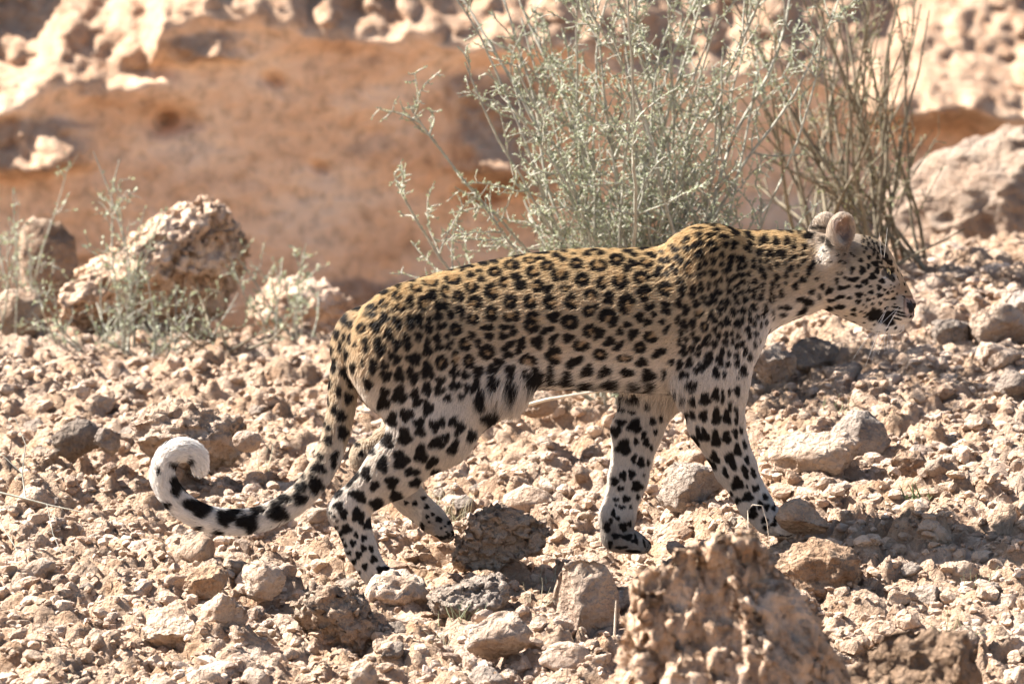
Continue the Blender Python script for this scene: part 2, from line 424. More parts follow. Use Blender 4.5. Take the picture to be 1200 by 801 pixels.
_mk = np.array([((px_ - 600) / FPX * (y_ - CAM[1]) / math.cos(PITCH), y_) for (px_, y_), _ in MARKS])
_by = {}
for o, tone in LOOSE:
    dd_ = np.hypot(_mk[:, 0] - o.location.x, _mk[:, 1] - o.location.y); j = int(dd_.argmin())
    _by.setdefault((j, tone), []).append((dd_[j], o))
ORD = ['next to', 'second one out from', 'third one out from', 'fourth one out from', 'fifth one out from', 'sixth one out from', 'seventh one out from', 'eighth one out from', 'ninth one out from', 'tenth one out from'] + [w_ + ' one out from' for w_ in 'eleventh twelfth thirteenth fourteenth fifteenth sixteenth seventeenth eighteenth nineteenth twentieth twenty-first twenty-second twenty-third twenty-fourth'.split()]
for (j, tone), lst in _by.items():
    for n_, (_, o) in enumerate(sorted(lst, key=lambda q: q[0])):
        tag(o, 'loose %s stone, %s %s' % (tone, ORD[n_] if n_ < len(ORD) else 'far out from', MARKS[j][1]), 'stone', 'loose stones on the slope')

# gravel: everything smaller, one mass
def scatter(n, rmin, rmax, sub, ylo, yhi, seed, power=1.6):
    r = np.random.default_rng(seed)
    Y = ylo + (yhi - ylo) * r.random(n) ** 1.1
    px = r.uniform(-170, 1370, n); x = (px - 600) / FPX * (Y - CAM[1]) / math.cos(PITCH)
    rad = rmin + (rmax - rmin) * r.random(n) ** power
    keep = fbm(np.stack([x * 5, Y * 5, 0 * x], 1), 2, seed) > .30
    x, Y, rad = x[keep], Y[keep], rad[keep]; n = len(x)
    bank = [rock_verts(400 + k, sub, 9, .2)[0] for k in range(24)]
    f = ICO[sub][1]; nv = len(ICO[sub][0])
    pick = r.integers(0, 24, n); B = np.stack(bank)[pick]
    sc = np.stack([rad * r.uniform(.85, 1.3, n), rad, rad * r.uniform(.55, .95, n)], 1)
    B = B * sc[:, None]
    a = r.uniform(0, 6.28, n); b_ = r.uniform(-.5, .5, n)
    ca, sa = np.cos(a)[:, None], np.sin(a)[:, None]; cb, sb = np.cos(b_)[:, None], np.sin(b_)[:, None]
    X, Yv, Z = B[..., 0], B[..., 1], B[..., 2]
    X, Z = X * cb + Z * sb, -X * sb + Z * cb
    X, Yv = X * ca - Yv * sa, X * sa + Yv * ca
    z = gz(x, Y) + rad * r.uniform(-.35, .35, n)
    v = np.stack([X + x[:, None], Yv + Y[:, None], Z + z[:, None]], 2).reshape(-1, 3)
    fa = (f[None] + (np.arange(n) * nv)[:, None, None]).reshape(-1, 3)
    return v, fa, np.repeat(r.random(n), nv)
gvs, gfs, gts, off = [], [], [], 0
for a in ((6400, .009, .022, 2, -1.15, 2.9, 61), (21000, .004, .010, 1, -1.15, 2.2, 62)):
    v, f, t = scatter(*a); gvs.append(v); gfs.append(f + off); gts.append(t); off += len(v)
gravel = mesh_np('gravel', np.concatenate(gvs), np.concatenate(gfs), M_GRAVEL, None, False, {'tint': np.concatenate(gts)})
tag(gravel, 'pale gravel and broken chips strewn over the slope', 'gravel', kind='stuff')

# ------------------------------------------------------------------ eroded bank behind
def cliff_mat():
    m = N('eroded_bank')
    geo = m.n('NewGeometry'); pos = geo.outputs['Position']
    mp = m.n('Mapping'); m.set(mp.inputs['Vector'], pos); mp.inputs['Scale'].default_value = (1, 1, 2.2)
    n1 = m.n('TexNoise', Scale=3.2, Detail=6.0, Roughness=.62); m.set(n1.inputs['Vector'], mp.outputs[0])
    n2 = m.n('TexNoise', Scale=26.0, Detail=5.0, Roughness=.65); m.set(n2.inputs['Vector'], pos)
    c = m.ramp(n1.outputs[0], [(.30, (.56, .33, .19)), (.46, (.74, .485, .31)), (.60, (.80, .575, .40)), (.78, (.72, .575, .45))])
    c = m.mix(1.0, c, m.ramp(n2.outputs[0], [(.3, .62), (.5, 1.0), (.75, 1.18)]), 'MULTIPLY')
    pale = m.ramp(n2.outputs[0], [(.35, (.34, .20, .12)), (.6, (.43, .29, .195))])
    c = m.mix(m.attr('crust').outputs['Fac'], c, pale)
    bp = m.n('Bump', Strength=.7, Distance=.03); m.set(bp.inputs['Height'], n2.outputs[0])
    b = m.n('BsdfPrincipled', Roughness=.95); m.set(b.inputs['Base Color'], c); m.set(b.inputs['Normal'], bp.outputs[0])
    b.inputs['Specular IOR Level'].default_value = .1
    return m.surf(b.outputs[0])
wx = axis_pts(-1.75, 1.75, .012, 60); wz = np.concatenate([np.arange(-.6, 1.15, .0075), 1.15 + np.cumsum(.01 * 1.25 ** np.arange(22))])
wz = wz[wz < 6]
WX, WZ = np.meshgrid(wx, wz, indexing='ij')
PW = np.stack([WX.ravel(), np.zeros(WX.size), WZ.ravel()], 1)
x_, z_ = PW[:, 0], PW[:, 2]
WK = 19.25 / FPX
def zpy(py): return P(600, py, 5.25)[2]
bx = np.array([-3, -1.4, -.95, -.90, -.78, -.45, -.22, .0, .25, .7, 1.0, 1.25, 3]); 
bz = np.interp(np.array([130, 115, 78, 32, 26, 40, 58, 62, 75, 110, 150, 160, 150]), [0, 400], [zpy(0), zpy(400)])
zb = np.interp(x_, bx, bz) + .17 * (fbm(PW * 4.2, 4, 71) - .5)
over = np.clip(z_ - zb, 0, None)
crust = sstep(-.01, .05, z_ - zb)
d = .0 - .03 * np.exp(-((z_ - zb - .02) / .05) ** 2)                        # a lip juts over the hollow
d = d + 1.3 * over * (.75 + .5 * fbm(PW * 3, 3, 70))
d = d + .10 * (fbm(PW * np.array([1.4, 1, 2.2]), 4, 72) - .5)              # hollow: broad swells
d = d + .035 * (fbm(PW * np.array([6, 1, 11]), 3, 73) - .5) + .012 * (fbm(PW * 30, 2, 74) - .5)
f1, f2, rid = cells(PW * 18 + .9 * fbm(PW * 8, 2, 75)[:, None], 76)
lump = np.sqrt(np.clip(1 - (f1 / .7) ** 2, 0, 1)) * (.35 + .65 * rid)
f1, f2, rid = cells(PW * 30, 77)
lump2 = np.sqrt(np.clip(1 - (f1 / .7) ** 2, 0, 1)) * rid
lm = crust.copy()
wq = (fbm(PW * 9, 3, 81) - .5) * .09; wq2 = (fbm(PW * 9 + 7, 3, 82) - .5) * .07
def ledge(cx, cpy, wx_, hz, amp):
    """A knobbly ledge standing out of the hollow, its top sloping back."""
    global d, lm
    X0 = (cx - 600) * WK; Z0 = zpy(cpy); h = hz * WK
    across = np.clip(1.25 - np.abs((x_ + wq - X0) / (wx_ * WK)) ** 2, 0, 1)
    u = (Z0 + h - (z_ + wq2)) / (2 * h)
    prof = np.clip(u, 0, 1) * (1 - sstep(1.0, 1.35, u))
    g = across * prof
    d = d - amp * g; lm = np.maximum(lm, np.clip(across * sstep(-.05, .1, u) * (1 - sstep(1.0, 1.2, u)) * (.4 + fbm(PW * 18, 2, 83)), 0, 1))
ledge(40, 150, 75, 28, .13); ledge(590, 140, 65, 48, .17); ledge(240, 50, 50, 14, .07); ledge(1130, 90, 110, 60, .16); ledge(420, 345, 70, 20, .08); ledge(610, 205, 40, 18, .07)
def hole(cx, cpy, w_, h_, amp):
    global d
    X0 = (cx - 600) * WK; Z0 = zpy(cpy); d = d + amp * np.exp(-((x_ + wq - X0) / (w_ * WK)) ** 2 - ((z_ + wq2 - Z0) / (h_ * WK)) ** 2)
hole(203, 137, 24, 14, .16); hole(440, 150, 30, 18, .03); hole(570, 232, 26, 10, .12); hole(185, 75, 22, 12, .08); hole(320, 95, 14, 8, .05); hole(380, 190, 16, 8, .05); hole(1105, 165, 70, 18, .10)
d = d - lm * (.045 * (lump - .3) + .022 * lump2 + .09 * (fbm(PW * 17, 4, 84) - .5)) + lm * .13 * (fbm(PW * 4.5, 3, 78) - .5)
# the bank runs away from the camera towards its far end and curves back behind the slope
wy = 5.25 + .36 * np.clip(x_, -6, 1.2) + .1 * np.maximum(x_ - 1.2, 0) + d
wy = np.where(z_ > 1.6, wy + (z_ - 1.6) * 8, wy)
wv = np.stack([x_, wy, np.where(z_ > 2.2, 2.2 + (z_ - 2.2) * .15, z_)], 1)
bank = mesh_np('eroded_bank', wv, grid_faces(len(wx), len(wz))[:, ::-1], cliff_mat(), None, True, {'crust': lm})
bank.data.flip_normals()
tag(bank, 'undercut orange earth bank with crumbling pale crust behind the slope', 'bank', kind='structure')
# ------------------------------------------------------------------ shrubs, herbs, grass
def leaf_mat(name, c1, c2, trans=.3):
    m = N(name)
    geo = m.n('NewGeometry')
    n1 = m.n('TexNoise', Scale=60.0, Detail=2.0); m.set(n1.inputs['Vector'], geo.outputs['Position'])
    c = m.ramp(n1.outputs[0], [(.35, c1), (.65, c2)])
    b = m.n('BsdfPrincipled', Roughness=.6); m.set(b.inputs['Base Color'], c)
    t = m.n('BsdfTranslucent'); m.set(t.inputs['Color'], c)
    mx = m.n('MixShader'); mx.inputs[0].default_value = trans
    m.t.links.new(b.outputs[0], mx.inputs[1]); m.t.links.new(t.outputs[0], mx.inputs[2])
    return m.surf(mx.outputs[0])
def bark_mat(name, c1, c2):
    m = N(name)
    geo = m.n('NewGeometry')
    n1 = m.n('TexNoise', Scale=45.0, Detail=4.0); m.set(n1.inputs['Vector'], geo.outputs['Position'])
    b = m.n('BsdfPrincipled', Roughness=.85); m.set(b.inputs['Base Color'], m.ramp(n1.outputs[0], [(.35, c1), (.65, c2)]))
    return m.surf(b.outputs[0])
M_LEAF = leaf_mat('grey_green_leaf', (.30, .335, .19), (.44, .47, .305))
M_LEAF2 = leaf_mat('olive_leaf', (.20, .22, .09), (.34, .34, .17))
M_GRASS = leaf_mat('dry_grass', (.50, .45, .28), (.66, .61, .43), .2)
M_GREEN = leaf_mat('green_leaf', (.13, .17, .06), (.24, .28, .12))
M_BARK = bark_mat('pale_bark', (.25, .23, .18), (.40, .38, .30))
M_BARK2 = bark_mat('brown_bark', (.13, .105, .068), (.24, .195, .125))
M_STRAW = bark_mat('straw', (.55, .45, .33), (.72, .62, .48))

def tubes(polys, sides=4):
    """Tubes round polylines [(pts (n,3), radii (n))]."""
    V, F, off = [], [], 0
    for p, r in polys:
        n = len(p)
        t = np.gradient(p, axis=0); t /= np.linalg.norm(t, axis=1, keepdims=True) + 1e-9
        ref = np.where(np.abs(t[:, 2:3]) > .9, np.array([[1.0, 0, 0]]), np.array([[0, 0, 1.0]]))
        a = np.cross(t, ref); a /= np.linalg.norm(a, axis=1, keepdims=True) + 1e-9; b = np.cross(t, a)
        th = np.arange(sides) * 2 * math.pi / sides
        ring = p[:, None] + (a[:, None] * np.cos(th)[None, :, None] + b[:, None] * np.sin(th)[None, :, None]) * r[:, None, None]
        V.append(ring.reshape(-1, 3))
        i = np.arange(n - 1)[:, None] * sides; j = np.arange(sides)[None]; j2 = (j + 1) % sides
        F.append(np.stack([i + j, i + j2, i + sides + j2, i + sides + j], 2).reshape(-1, 4) + off); off += n * sides
    return np.concatenate(V), np.concatenate(F)

def leaves(pos, size, r, dirs=None, aspect=.55, up=.3):
    """Small folded leaves (two triangles meeting at the midrib, as quads)."""
    n = len(pos)
    d = r.normal(size=(n, 3)) if dirs is None else dirs + r.normal(0, .5, (n, 3))
    d[:, 2] += up; d /= np.linalg.norm(d, axis=1, keepdims=True)
    s = np.cross(d, r.normal(size=(n, 3))); s /= np.linalg.norm(s, axis=1, keepdims=True) + 1e-9
    L = size * r.uniform(.6, 1.3, n)[:, None]
    v = np.stack([pos, pos + d * L * .5 + s * L * aspect * .5, pos + d * L, pos + d * L * .5 - s * L * aspect * .5], 1)
    return v.reshape(-1, 3), np.arange(4 * n).reshape(n, 4)

def wander(a, d, L, n, r, wob=.12, lift=0.0):
    """A stem that zigzags a little from a along d."""
    p = [np.array(a, float)]; d = np.array(d, float); d /= np.linalg.norm(d)
    for k in range(n):
        d = d + r.normal(0, wob, 3) + np.array([0, 0, lift]); d /= np.linalg.norm(d)
        p.append(p[-1] + d * L / n)
    return np.array(p), d

def shrub(name, label, cat, base, stems, seed, bark, leaf, leafsize=.007, twigden=30, twiglen=.12, sub=5, leafden=130, r0=.0045, wob=.1, tw=.0014, leaf_from=.2, lift=.02, ang=(.5, 1.1), group=None, subden=38):
    """stems: list of (offset, direction, length). Every main stem is a part; its twigs and the leaves hang on it."""
    r = np.random.default_rng(seed)
    root = empty(name, tuple(base)); tag(root, label, cat, group)
    LP, LD = [], []
    for off, d, L in stems:
        n = max(8, int(L / .045))
        p, _ = wander(np.array(base) + np.array(off), d, L, n, r, wob, lift)
        rr = np.interp(np.arange(n + 1) / n, [0, 1], [r0 * r.uniform(.75, 1.25), tw])
        v, f = tubes([(p, rr)], 6)
        br = mesh_np('branch', v, f, bark, root)
        tws = []
        seg = np.linalg.norm(np.diff(p, axis=0), axis=1); cum = np.concatenate([[0], np.cumsum(seg)])
        def along(P_, s):
            c = np.concatenate([[0], np.cumsum(np.linalg.norm(np.diff(P_, axis=0), axis=1))])
            return np.stack([np.interp(s, c, P_[:, k]) for k in range(3)], 1), c[-1]
        m = int(L * twigden)
        for s in np.sort(r.uniform(.12, 1.0, m)) * cum[-1]:
            q = np.array([np.interp(s, cum, p[:, k]) for k in range(3)])
            i = min(np.searchsorted(cum, s), n) - 1
            t = p[i + 1] - p[i]; t /= np.linalg.norm(t)
            o = np.cross(t, r.normal(size=3)); o /= np.linalg.norm(o)
            a = r.uniform(*ang)
            l = twiglen * r.uniform(.4, 1.5) * (1.1 - .5 * s / cum[-1])
            tp, td = wander(q, t * math.cos(a) + o * math.sin(a), l, 5, r, .2, .05)
            tws.append((tp, np.linspace(tw * 1.1, tw * .55, 6)))
            for s2 in r.uniform(.15, 1, int(l * subden)):
                q2 = tp[min(int(s2 * 5), 4)] + (tp[min(int(s2 * 5) + 1, 5)] - tp[min(int(s2 * 5), 4)]) * (s2 * 5 % 1)
                o2 = np.cross(td, r.normal(size=3)); o2 /= np.linalg.norm(o2)
                l2 = r.uniform(.010, .038)
                sp, _ = wander(q2, td * .5 + o2, l2, 2, r, .2)
                tws.append((sp, np.linspace(tw * .8, tw * .4, 3)))
                k = r.poisson(l2 * leafden)
                if k: LP.append(along(sp, r.uniform(0, l2, k))[0]); LD.append(np.repeat((o2)[None], k, 0))
            k = r.poisson(l * leafden)
            if k: LP.append(along(tp, r.uniform(0, l, k))[0]); LD.append(np.repeat(td[None], k, 0))
        k = r.poisson(L * (1 - leaf_from) * leafden * .5)
        if k: LP.append(along(p, r.uniform(leaf_from, 1, k) * cum[-1])[0]); LD.append(np.repeat(np.array([[0, 0, 1.]]), k, 0))
        if tws:
            v, f = tubes(tws, 3)
            tag(mesh_np('twigs', v, f, bark, br), kind='stuff')
    if LP:
        v, f = leaves(np.concatenate(LP), leafsize, r, np.concatenate(LD))
        tag(mesh_np('leaves', v, f, leaf, root, False), kind='stuff')
    return root

# the big grey-green thorny shrub behind the back
Yb = 1.4
br_ = np.random.default_rng(21)
b0 = P(752, 480, Yb); b0[2] = float(gz(b0[0], Yb)) - .01
st = []
tips = [(500, 205), (520, 262), (560, 75), (590, 150), (620, -60), (640, -110), (660, 30), (685, -120), (705, -100), (735, -130), (760, -140), (790, -130), (805, -60), (830, -130), (850, -120),
        (885, -110), (905, -60), (915, -120), (930, 30), (610, 240), (700, 60), (770, 20), (870, 40), (665, 180), (560, 120), (585, 20), (745, 120), (820, 140), (900, 130), (640, 90)]
tips += [(br_.uniform(560, 900), br_.uniform(-120, 230)) for _ in range(14)]
for (tx_, ty_) in tips:
    T_ = P(tx_, ty_, Yb + br_.uniform(-.22, .3))
    off = np.array([br_.uniform(-.10, .14), br_.uniform(-.06, .06), 0])
    d = T_ - (b0 + off)
    st.append((off, d + np.array([0, 0, -.12 * np.linalg.norm(d)]) if ty_ > 100 else d, np.linalg.norm(d) * 1.06))
shrub('thorny_shrub', 'big grey-green thorny shrub of thin tangled twigs behind the back', 'shrub', b0, st, 22, M_BARK, M_LEAF, leafsize=.0065, twigden=19, twiglen=.17, leafden=280, r0=.0048, wob=.07, lift=.014, tw=.0021, subden=55, ang=(.45, 1.0))

# the browner shrub further back
Yc = 2.3
c0 = P(1068, 312, Yc); c0[2] = float(gz(c0[0], Yc)) - .01
st = []
for (tx_, ty_) in [(1035, -80), (1060, -60), (1010, -90), (985, -60), (960, -40), (935, 0), (915, 40), (900, 90), (890, 140), (905, 190), (930, 230), (950, 150), (1090, 60), (1110, 150), (1045, 40), (1000, 80), (975, 120), (1128, 280), (1020, 150), (1100, -40), (940, 60), (1070, 120), (985, 200), (920, 120)] + [(br_.uniform(870, 1110), br_.uniform(-90, 180)) for _ in range(12)]:
    T_ = P(tx_, ty_, Yc + br_.uniform(-.25, .35))
    off = np.array([br_.uniform(-.26, .07), br_.uniform(-.10, .10), 0])
    d = T_ - (c0 + off)
    st.append((off, d, np.linalg.norm(d) * 1.05))
shrub('bare_shrub', 'brown leafless shrub of long bare stems behind the head', 'shrub', c0, st, 23, M_BARK2, M_LEAF2, leafsize=.008, twigden=9, twiglen=.22, leafden=45, r0=.005, wob=.06, tw=.0019, subden=14, ang=(.3, .7))

# herbs by the boulders
def herb(px, py_top, Y, label, seed, n=5, spread=.08, leaf=M_LEAF, bark=M_BARK, py_base=None, name='herb', cat='herb', **kw):
    b = P(px, 400, Y); b[2] = float(gz(b[0], Y)) - .005
    r = np.random.default_rng(seed); st = []
    top = P(px, py_top, Y)
    for k in range(n):
        d = top - b + np.array([r.normal(0, spread), r.normal(0, spread), 0]); L = np.linalg.norm(d) * (1 if k == 0 else r.uniform(.45, .9))
        if k == 0: d = top - b
        st.append((np.array([r.normal(0, spread * .3), r.normal(0, spread * .3), 0]), d, L))
    opt = dict(leafsize=.010, twigden=26, twiglen=.07, leafden=75, r0=.003, wob=.08, tw=.0012)
    opt.update(kw)
    return shrub(name, label, cat, b, st, seed, bark, leaf, **opt)
herb(152, 168, 2.35, 'tall feathery green herb growing against the sloping side of the big dark-faced boulder', 31, 7, .07)
herb(30, 195, 2.75, 'tall sparse green herb by the small reddish boulder', 32, 5, .09)
herb(338, 280, 2.55, 'bushy grey-green shrublet in front of the pale lumpy boulder', 33, 11, .10, leafden=110)
herb(-6, 225, 2.4, 'thin green herb beside the reddish tan boulder', 34, 4, .06)
herb(100, 330, 2.3, 'low tangled dry scrub below the pale sloping side of the boulder', 35, 12, .12, leafden=50, bark=M_BARK)
herb(190, 352, 2.25, 'low twiggy dry scrub below the dark face of the boulder', 36, 14, .13, leafden=55)
herb(265, 366, 2.2, 'low brownish scrub between boulder and grey-green shrublet', 37, 12, .13, leafden=35, bark=M_BARK2)

# grass tufts and sprigs
def tuft(px, Y, h_px, label, seed, n=22, spread=.035, mat=M_GRASS, wid=.0022, name='grass_tuft', cat='grass'):
    r = np.random.default_rng(seed)
    x = (px - 600) / FPX * (Y - CAM[1]) / math.cos(PITCH); z = float(gz(x, Y))
    root = empty(name, (x, Y, z)); tag(root, label, cat, 'dry grass tufts among the stones' if mat is M_GRASS else None)
    polys = []
    for k in range(n):
        L = h_px / PPM * r.uniform(.5, 1.15)
        p, _ = wander((x + r.normal(0, spread * .4), Y + r.normal(0, spread * .4), z - .004), (r.normal(0, .35), r.normal(0, .35), 1), L, 5, r, .13, -.02)
        polys.append((p, np.linspace(wid * .5, wid * .12, 6)))
    v, f = tubes(polys, 3)
    tag(mesh_np('blades', v, f, mat, root), kind='stuff')
tuft(522, .42, 62, 'pale dry grass tuft behind the lifted hind paw', 41, 30, .07)
tuft(495, .5, 66, 'thin pale grass tuft behind the hock', 42, 14, .03)
tuft(570, .3, 44, 'wispy pale grass tuft beside the pitted clod', 43, 14, .05)
tuft(1077, .15, 36, 'small dark green leafy tuft among the stones', 44, 16, .03, M_GREEN, .006, 'green_tuft', 'plant')
tuft(965, 1.5, 34, 'bright green sprig under the throat', 45, 12, .05, M_LEAF2, .004, 'green_sprig', 'plant')
tuft(980, .95, 24, 'sparse green sprig above the slab stone', 46, 12, .05, M_LEAF2, .003, 'green_sprig', 'plant')
tuft(627, -.3, 40, 'dry grass wisp left of the upright block', 47, 9, .03)
tuft(645, .0, 40, 'dry grass stalks behind the upright block', 48, 8, .03)
tuft(1145, -.35, 30, 'grey-green grass tuft on the slope below the tan lumpy stone', 49, 14, .05, M_LEAF, .0025, 'grass_tuft', 'grass')
tuft(515, -.45, 30, 'sparse grass tuft by the low pale stone', 50, 10, .04)
tuft(60, -.8, 34, 'grey-green sprig at the foot of the slope', 51, 14, .04, M_LEAF, .003, 'grey_sprig', 'plant')
tuft(310, .9, 44, 'dry upright stalk beside the long crumbling clod', 52, 5, .02)
tuft(1125, -.7, 40, 'green grass tuft beyond the shaded knobbly rock', 53, 14, .05, M_LEAF2, .003, 'grass_tuft', 'grass')
tuft(545, -.32, 34, 'grey leafy sprig beside the crumbly grey clod', 54, 12, .04, M_LEAF, .003, 'grey_sprig', 'plant')

# fallen twigs and straws
def stick(name, label, pts, rad, mat, cat='twig', sides=5):
    root = tag(mesh_np(name, *tubes([(np.array(p, float), np.array(r_, float)) for p, r_ in zip(pts, rad)], sides), mat), label, cat)
    return root
def w3(l): return np.array([P(a, b_, c_) for a, b_, c_ in l])
stick('dead_branch', 'thin grey dead branch reaching in over the gravel', [w3([(-90, 545, .15), (-20, 572, .1), (30, 584, .05), (60, 592, .03), (98, 600, .0)]), w3([(30, 584, .05), (26, 555, .1), (30, 520, .12), (18, 490, .15)]), w3([(-20, 572, .1), (5, 620, .02), (30, 660, -.05)]), w3([(55, 590, .03), (62, 625, -.02), (72, 648, -.06)]), w3([(26, 555, .1), (0, 530, .12), (-10, 510, .15)])],
      [[.003, .0026, .002, .0016, .001], [.0016, .0014, .001, .0007], [.0018, .0014, .0008], [.001, .0008, .0006], [.001, .0008, .0005]], M_BARK, 'branch')
stick('dry_straw', 'bent dry straw standing in front of the leading forepaw', [w3([(902, 640, -.3), (899, 612, -.3), (893, 592, -.3), (882, 591, -.3), (876, 598, -.3), (877, 622, -.3)])], [[.0008, .0008, .0008, .0008, .0007, .0006]], M_STRAW, 'straw')
stick('dry_straw', 'upright dry straw beside the upright pale block', [w3([(720, 745, -.5), (721, 722, -.5), (722, 703, -.5)])], [[.002, .0018, .0012]], M_STRAW, 'straw')
stick('bleached_stick', 'long bleached stick lying behind the belly', [w3([(590, 482, 1.0), (640, 468, 1.0), (690, 460, 1.0), (735, 452, 1.05)])], [[.004, .0036, .003, .002]], M_STRAW, 'stick')
# ------------------------------------------------------------------ coat marks of the near flank, read off in side view (x, y, half width, half height, turn)
def rows_px(s, ox, oy, rows):
    return [(ox + r[0] / s, oy + r[1] / s, r[2] / s, r[3] / s, r[4] if len(r) > 4 else 0) for r in rows]
BODY = []; ROSE = []
BODY += rows_px(8.008, 400, 300, [(40,615,28,45),(95,660,14,34,20),(135,500,45,32),(245,410,52,22),(290,495,45,28),(278,562,52,24),(378,350,75,28),(412,290,55,16),(525,297,32,26),(403,590,42,50),(475,523,15,25),
    (525,635,35,65,-25),(640,635,38,72,-8),(725,610,38,70,-12),(820,605,28,30),(812,690,38,38),(440,745,40,55),(325,675,45,55,-30),(720,760,38,45),(890,770,32,36),(735,195,38,20),(820,165,50,18),(610,240,65,24),
    (605,770,28,30),(640,440,36,52),(840,380,45,48),(905,480,36,40),(900,570,38,40),(910,665,28,34)])
ROSE += [(400, 300, r) for r in [(195,690,46,50),(398,460,48,42,330),(525,385,55,45,330),(690,315,62,45,300),(825,265,78,42,270),(550,495,52,42,290),(765,455,60,75,0)]]
BODY += rows_px(8.008, 500, 280, [(30,328,38,16),(185,305,75,14),(325,285,38,30),(400,268,35,14),(535,245,45,22),(630,230,38,18),(685,195,40,12),(815,180,38,16),(880,165,35,12),(215,718,32,40),(100,730,38,45),
    (405,350,34,30),(490,312,36,16),(505,385,34,30),(830,360,48,28),(870,440,55,45),(100,640,34,42),(170,635,26,38),(280,665,26,30),(325,690,24,65)])
ROSE += [(500, 280, r) for r in [(240,390,80,52,270),(635,320,68,50),(790,255,80,50),(160,505,52,65,20),(290,545,58,58),(415,465,65,60,270),(605,500,72,78,0),(720,415,52,58,0),(780,595,62,70),(445,600,72,68,150),(600,700,72,78),(425,755,65,60,270),(785,730,85,52,270)]]
BODY += rows_px(8.008, 600, 280, [(20,180,28,18),(70,160,40,14),(255,140,85,16),(370,105,42,12),(500,72,55,14),(590,98,50,16),(690,72,50,14),(800,50,60,10),(255,195,42,18),(405,165,38,24),(490,132,36,12),(470,202,38,22),
    (570,152,20,12),(700,150,36,26),(760,115,36,12),(820,148,40,20),(890,85,60,20),(330,480,48,36,-35),(40,365,48,28),(65,440,50,42),(905,530,42,28),(900,580,48,34),(785,640,26,28),(385,735,58,44,-20)])
ROSE += [(600, 280, r) for r in [(160,215,68,36),(35,255,42,40,270),(325,265,65,55),(190,320,72,58,330),(600,240,65,55),(440,345,82,68,300),(495,470,60,38),(655,390,70,66),(805,260,90,62),(830,425,55,62,0),(230,450,68,60,180),(20,590,34,60,0),
    (165,590,68,75,315),(360,600,76,70,0),(550,595,65,76,0),(735,530,70,55,90),(715,680,60,60,315),(35,725,36,50),(195,745,75,65,20),(530,770,85,60,90),(890,735,85,75,90)]]
BODY += rows_px(8.008, 700, 280, [(25,145,32,22),(205,72,45,12),(300,78,30,10),(400,105,28,18),(455,100,30,10),(280,130,50,18),(340,160,40,20),(480,155,44,16),(515,175,38,16),(605,135,32,18),(700,75,30,12),(730,115,38,26),
    (270,285,36,38),(320,238,44,32,20),(600,215,32,26),(665,210,24,34),(470,370,28,28),(560,335,40,36),(590,285,38,20),(650,340,30,28),(705,280,26,30),(735,310,28,36),(770,400,32,38),(810,430,22,30),(770,490,26,34),(800,500,24,40),
    (105,530,46,32),(98,585,48,30),(755,610,36,46),(630,625,42,36),(645,685,42,30),(470,650,40,30),(515,630,24,26),(525,710,28,28),(390,735,40,46),(470,780,35,30)])
ROSE += [(700, 280, r) for r in [(175,205,72,58),(450,235,72,52,300),(205,400,80,88,270),(400,370,78,65,40),(40,420,50,60,0),(440,520,75,78,20),(640,475,82,70,10),(275,620,85,105,40),(95,725,95,70,90)]]
BODY += rows_px(8.008, 400, 390, [(25,48,16,34),(85,70,14,40,10),(138,122,18,20),(230,85,28,32),(235,155,26,45),(205,290,13,40),(305,320,38,68),(345,85,35,38),(365,165,52,58),(515,115,40,55),(610,60,34,40),(618,130,40,42),(460,215,22,44),
    (515,250,42,48),(680,250,65,55),(800,360,55,75),(405,310,40,38),(420,405,50,50),(540,400,45,65),(645,365,36,36),(670,420,48,60,-20),(805,90,26,36),(805,170,45,50),(890,55,34,36),(905,140,38,30),(410,560,42,50,-20),(400,655,55,62),
    (545,585,62,78),(690,575,40,48),(710,645,45,52),(795,530,40,62),(810,710,48,68),(920,450,45,36),(910,545,45,45),(260,480,36,55,-25)])
ROSE += [(400, 390, r) for r in [(920,285,45,75)]]
BODY += rows_px(8.008, 500, 370, [(25,45,22,36),(25,135,28,36),(100,25,36,32),(215,15,32,25),(110,110,30,35),(160,95,20,30),(88,220,34,42),(110,300,40,34),(185,200,28,30),(235,250,14,30),(195,295,26,36),(15,345,30,38),(415,185,36,36),(475,255,30,46),
    (545,115,45,26),(600,110,28,28),(580,195,42,34),(720,110,48,26),(710,190,42,34),(805,145,32,48),(760,275,28,75,55),(885,250,36,50),(855,320,28,35),(755,360,50,32),(235,540,34,46),(290,545,16,30),(240,660,36,46),(300,655,26,30),
    (355,560,34,42,-20),(370,680,30,42),(120,615,46,34),(110,705,48,42),(470,530,48,62,15),(605,505,50,48),(670,435,48,40),(775,530,44,80),(450,670,36,70,25),(605,680,36,65),(30,545,26,45),(15,690,24,56),(190,780,38,35),(318,765,32,30)])
ROSE += [(500, 370, r) for r in [(265,130,58,62),(350,270,68,64,330),(130,445,62,75),(260,400,45,80,20),(385,425,58,68),(560,340,82,78)]]
BODY += rows_px(8.008, 600, 370, [(320,135,72,28,-22),(235,245,56,56),(380,220,30,58,35),(520,205,52,40,-20),(810,165,32,60,35),(695,280,32,28),(570,425,85,38,-25),(90,250,35,45),(55,320,30,40),(220,570,50,95),(500,575,55,65),(350,560,40,80),
    (700,500,65,45,-30),(860,510,62,40,-25),(905,615,80,42),(680,635,70,42),(110,560,36,50),(910,235,55,38,-25)])
ROSE += [(600, 370, r) for r in [(180,90,80,72,330),(540,65,85,65),(725,140,70,65,60),(640,275,78,58,300),(820,355,70,58),(395,370,85,85,0),(140,415,85,70,90)]]
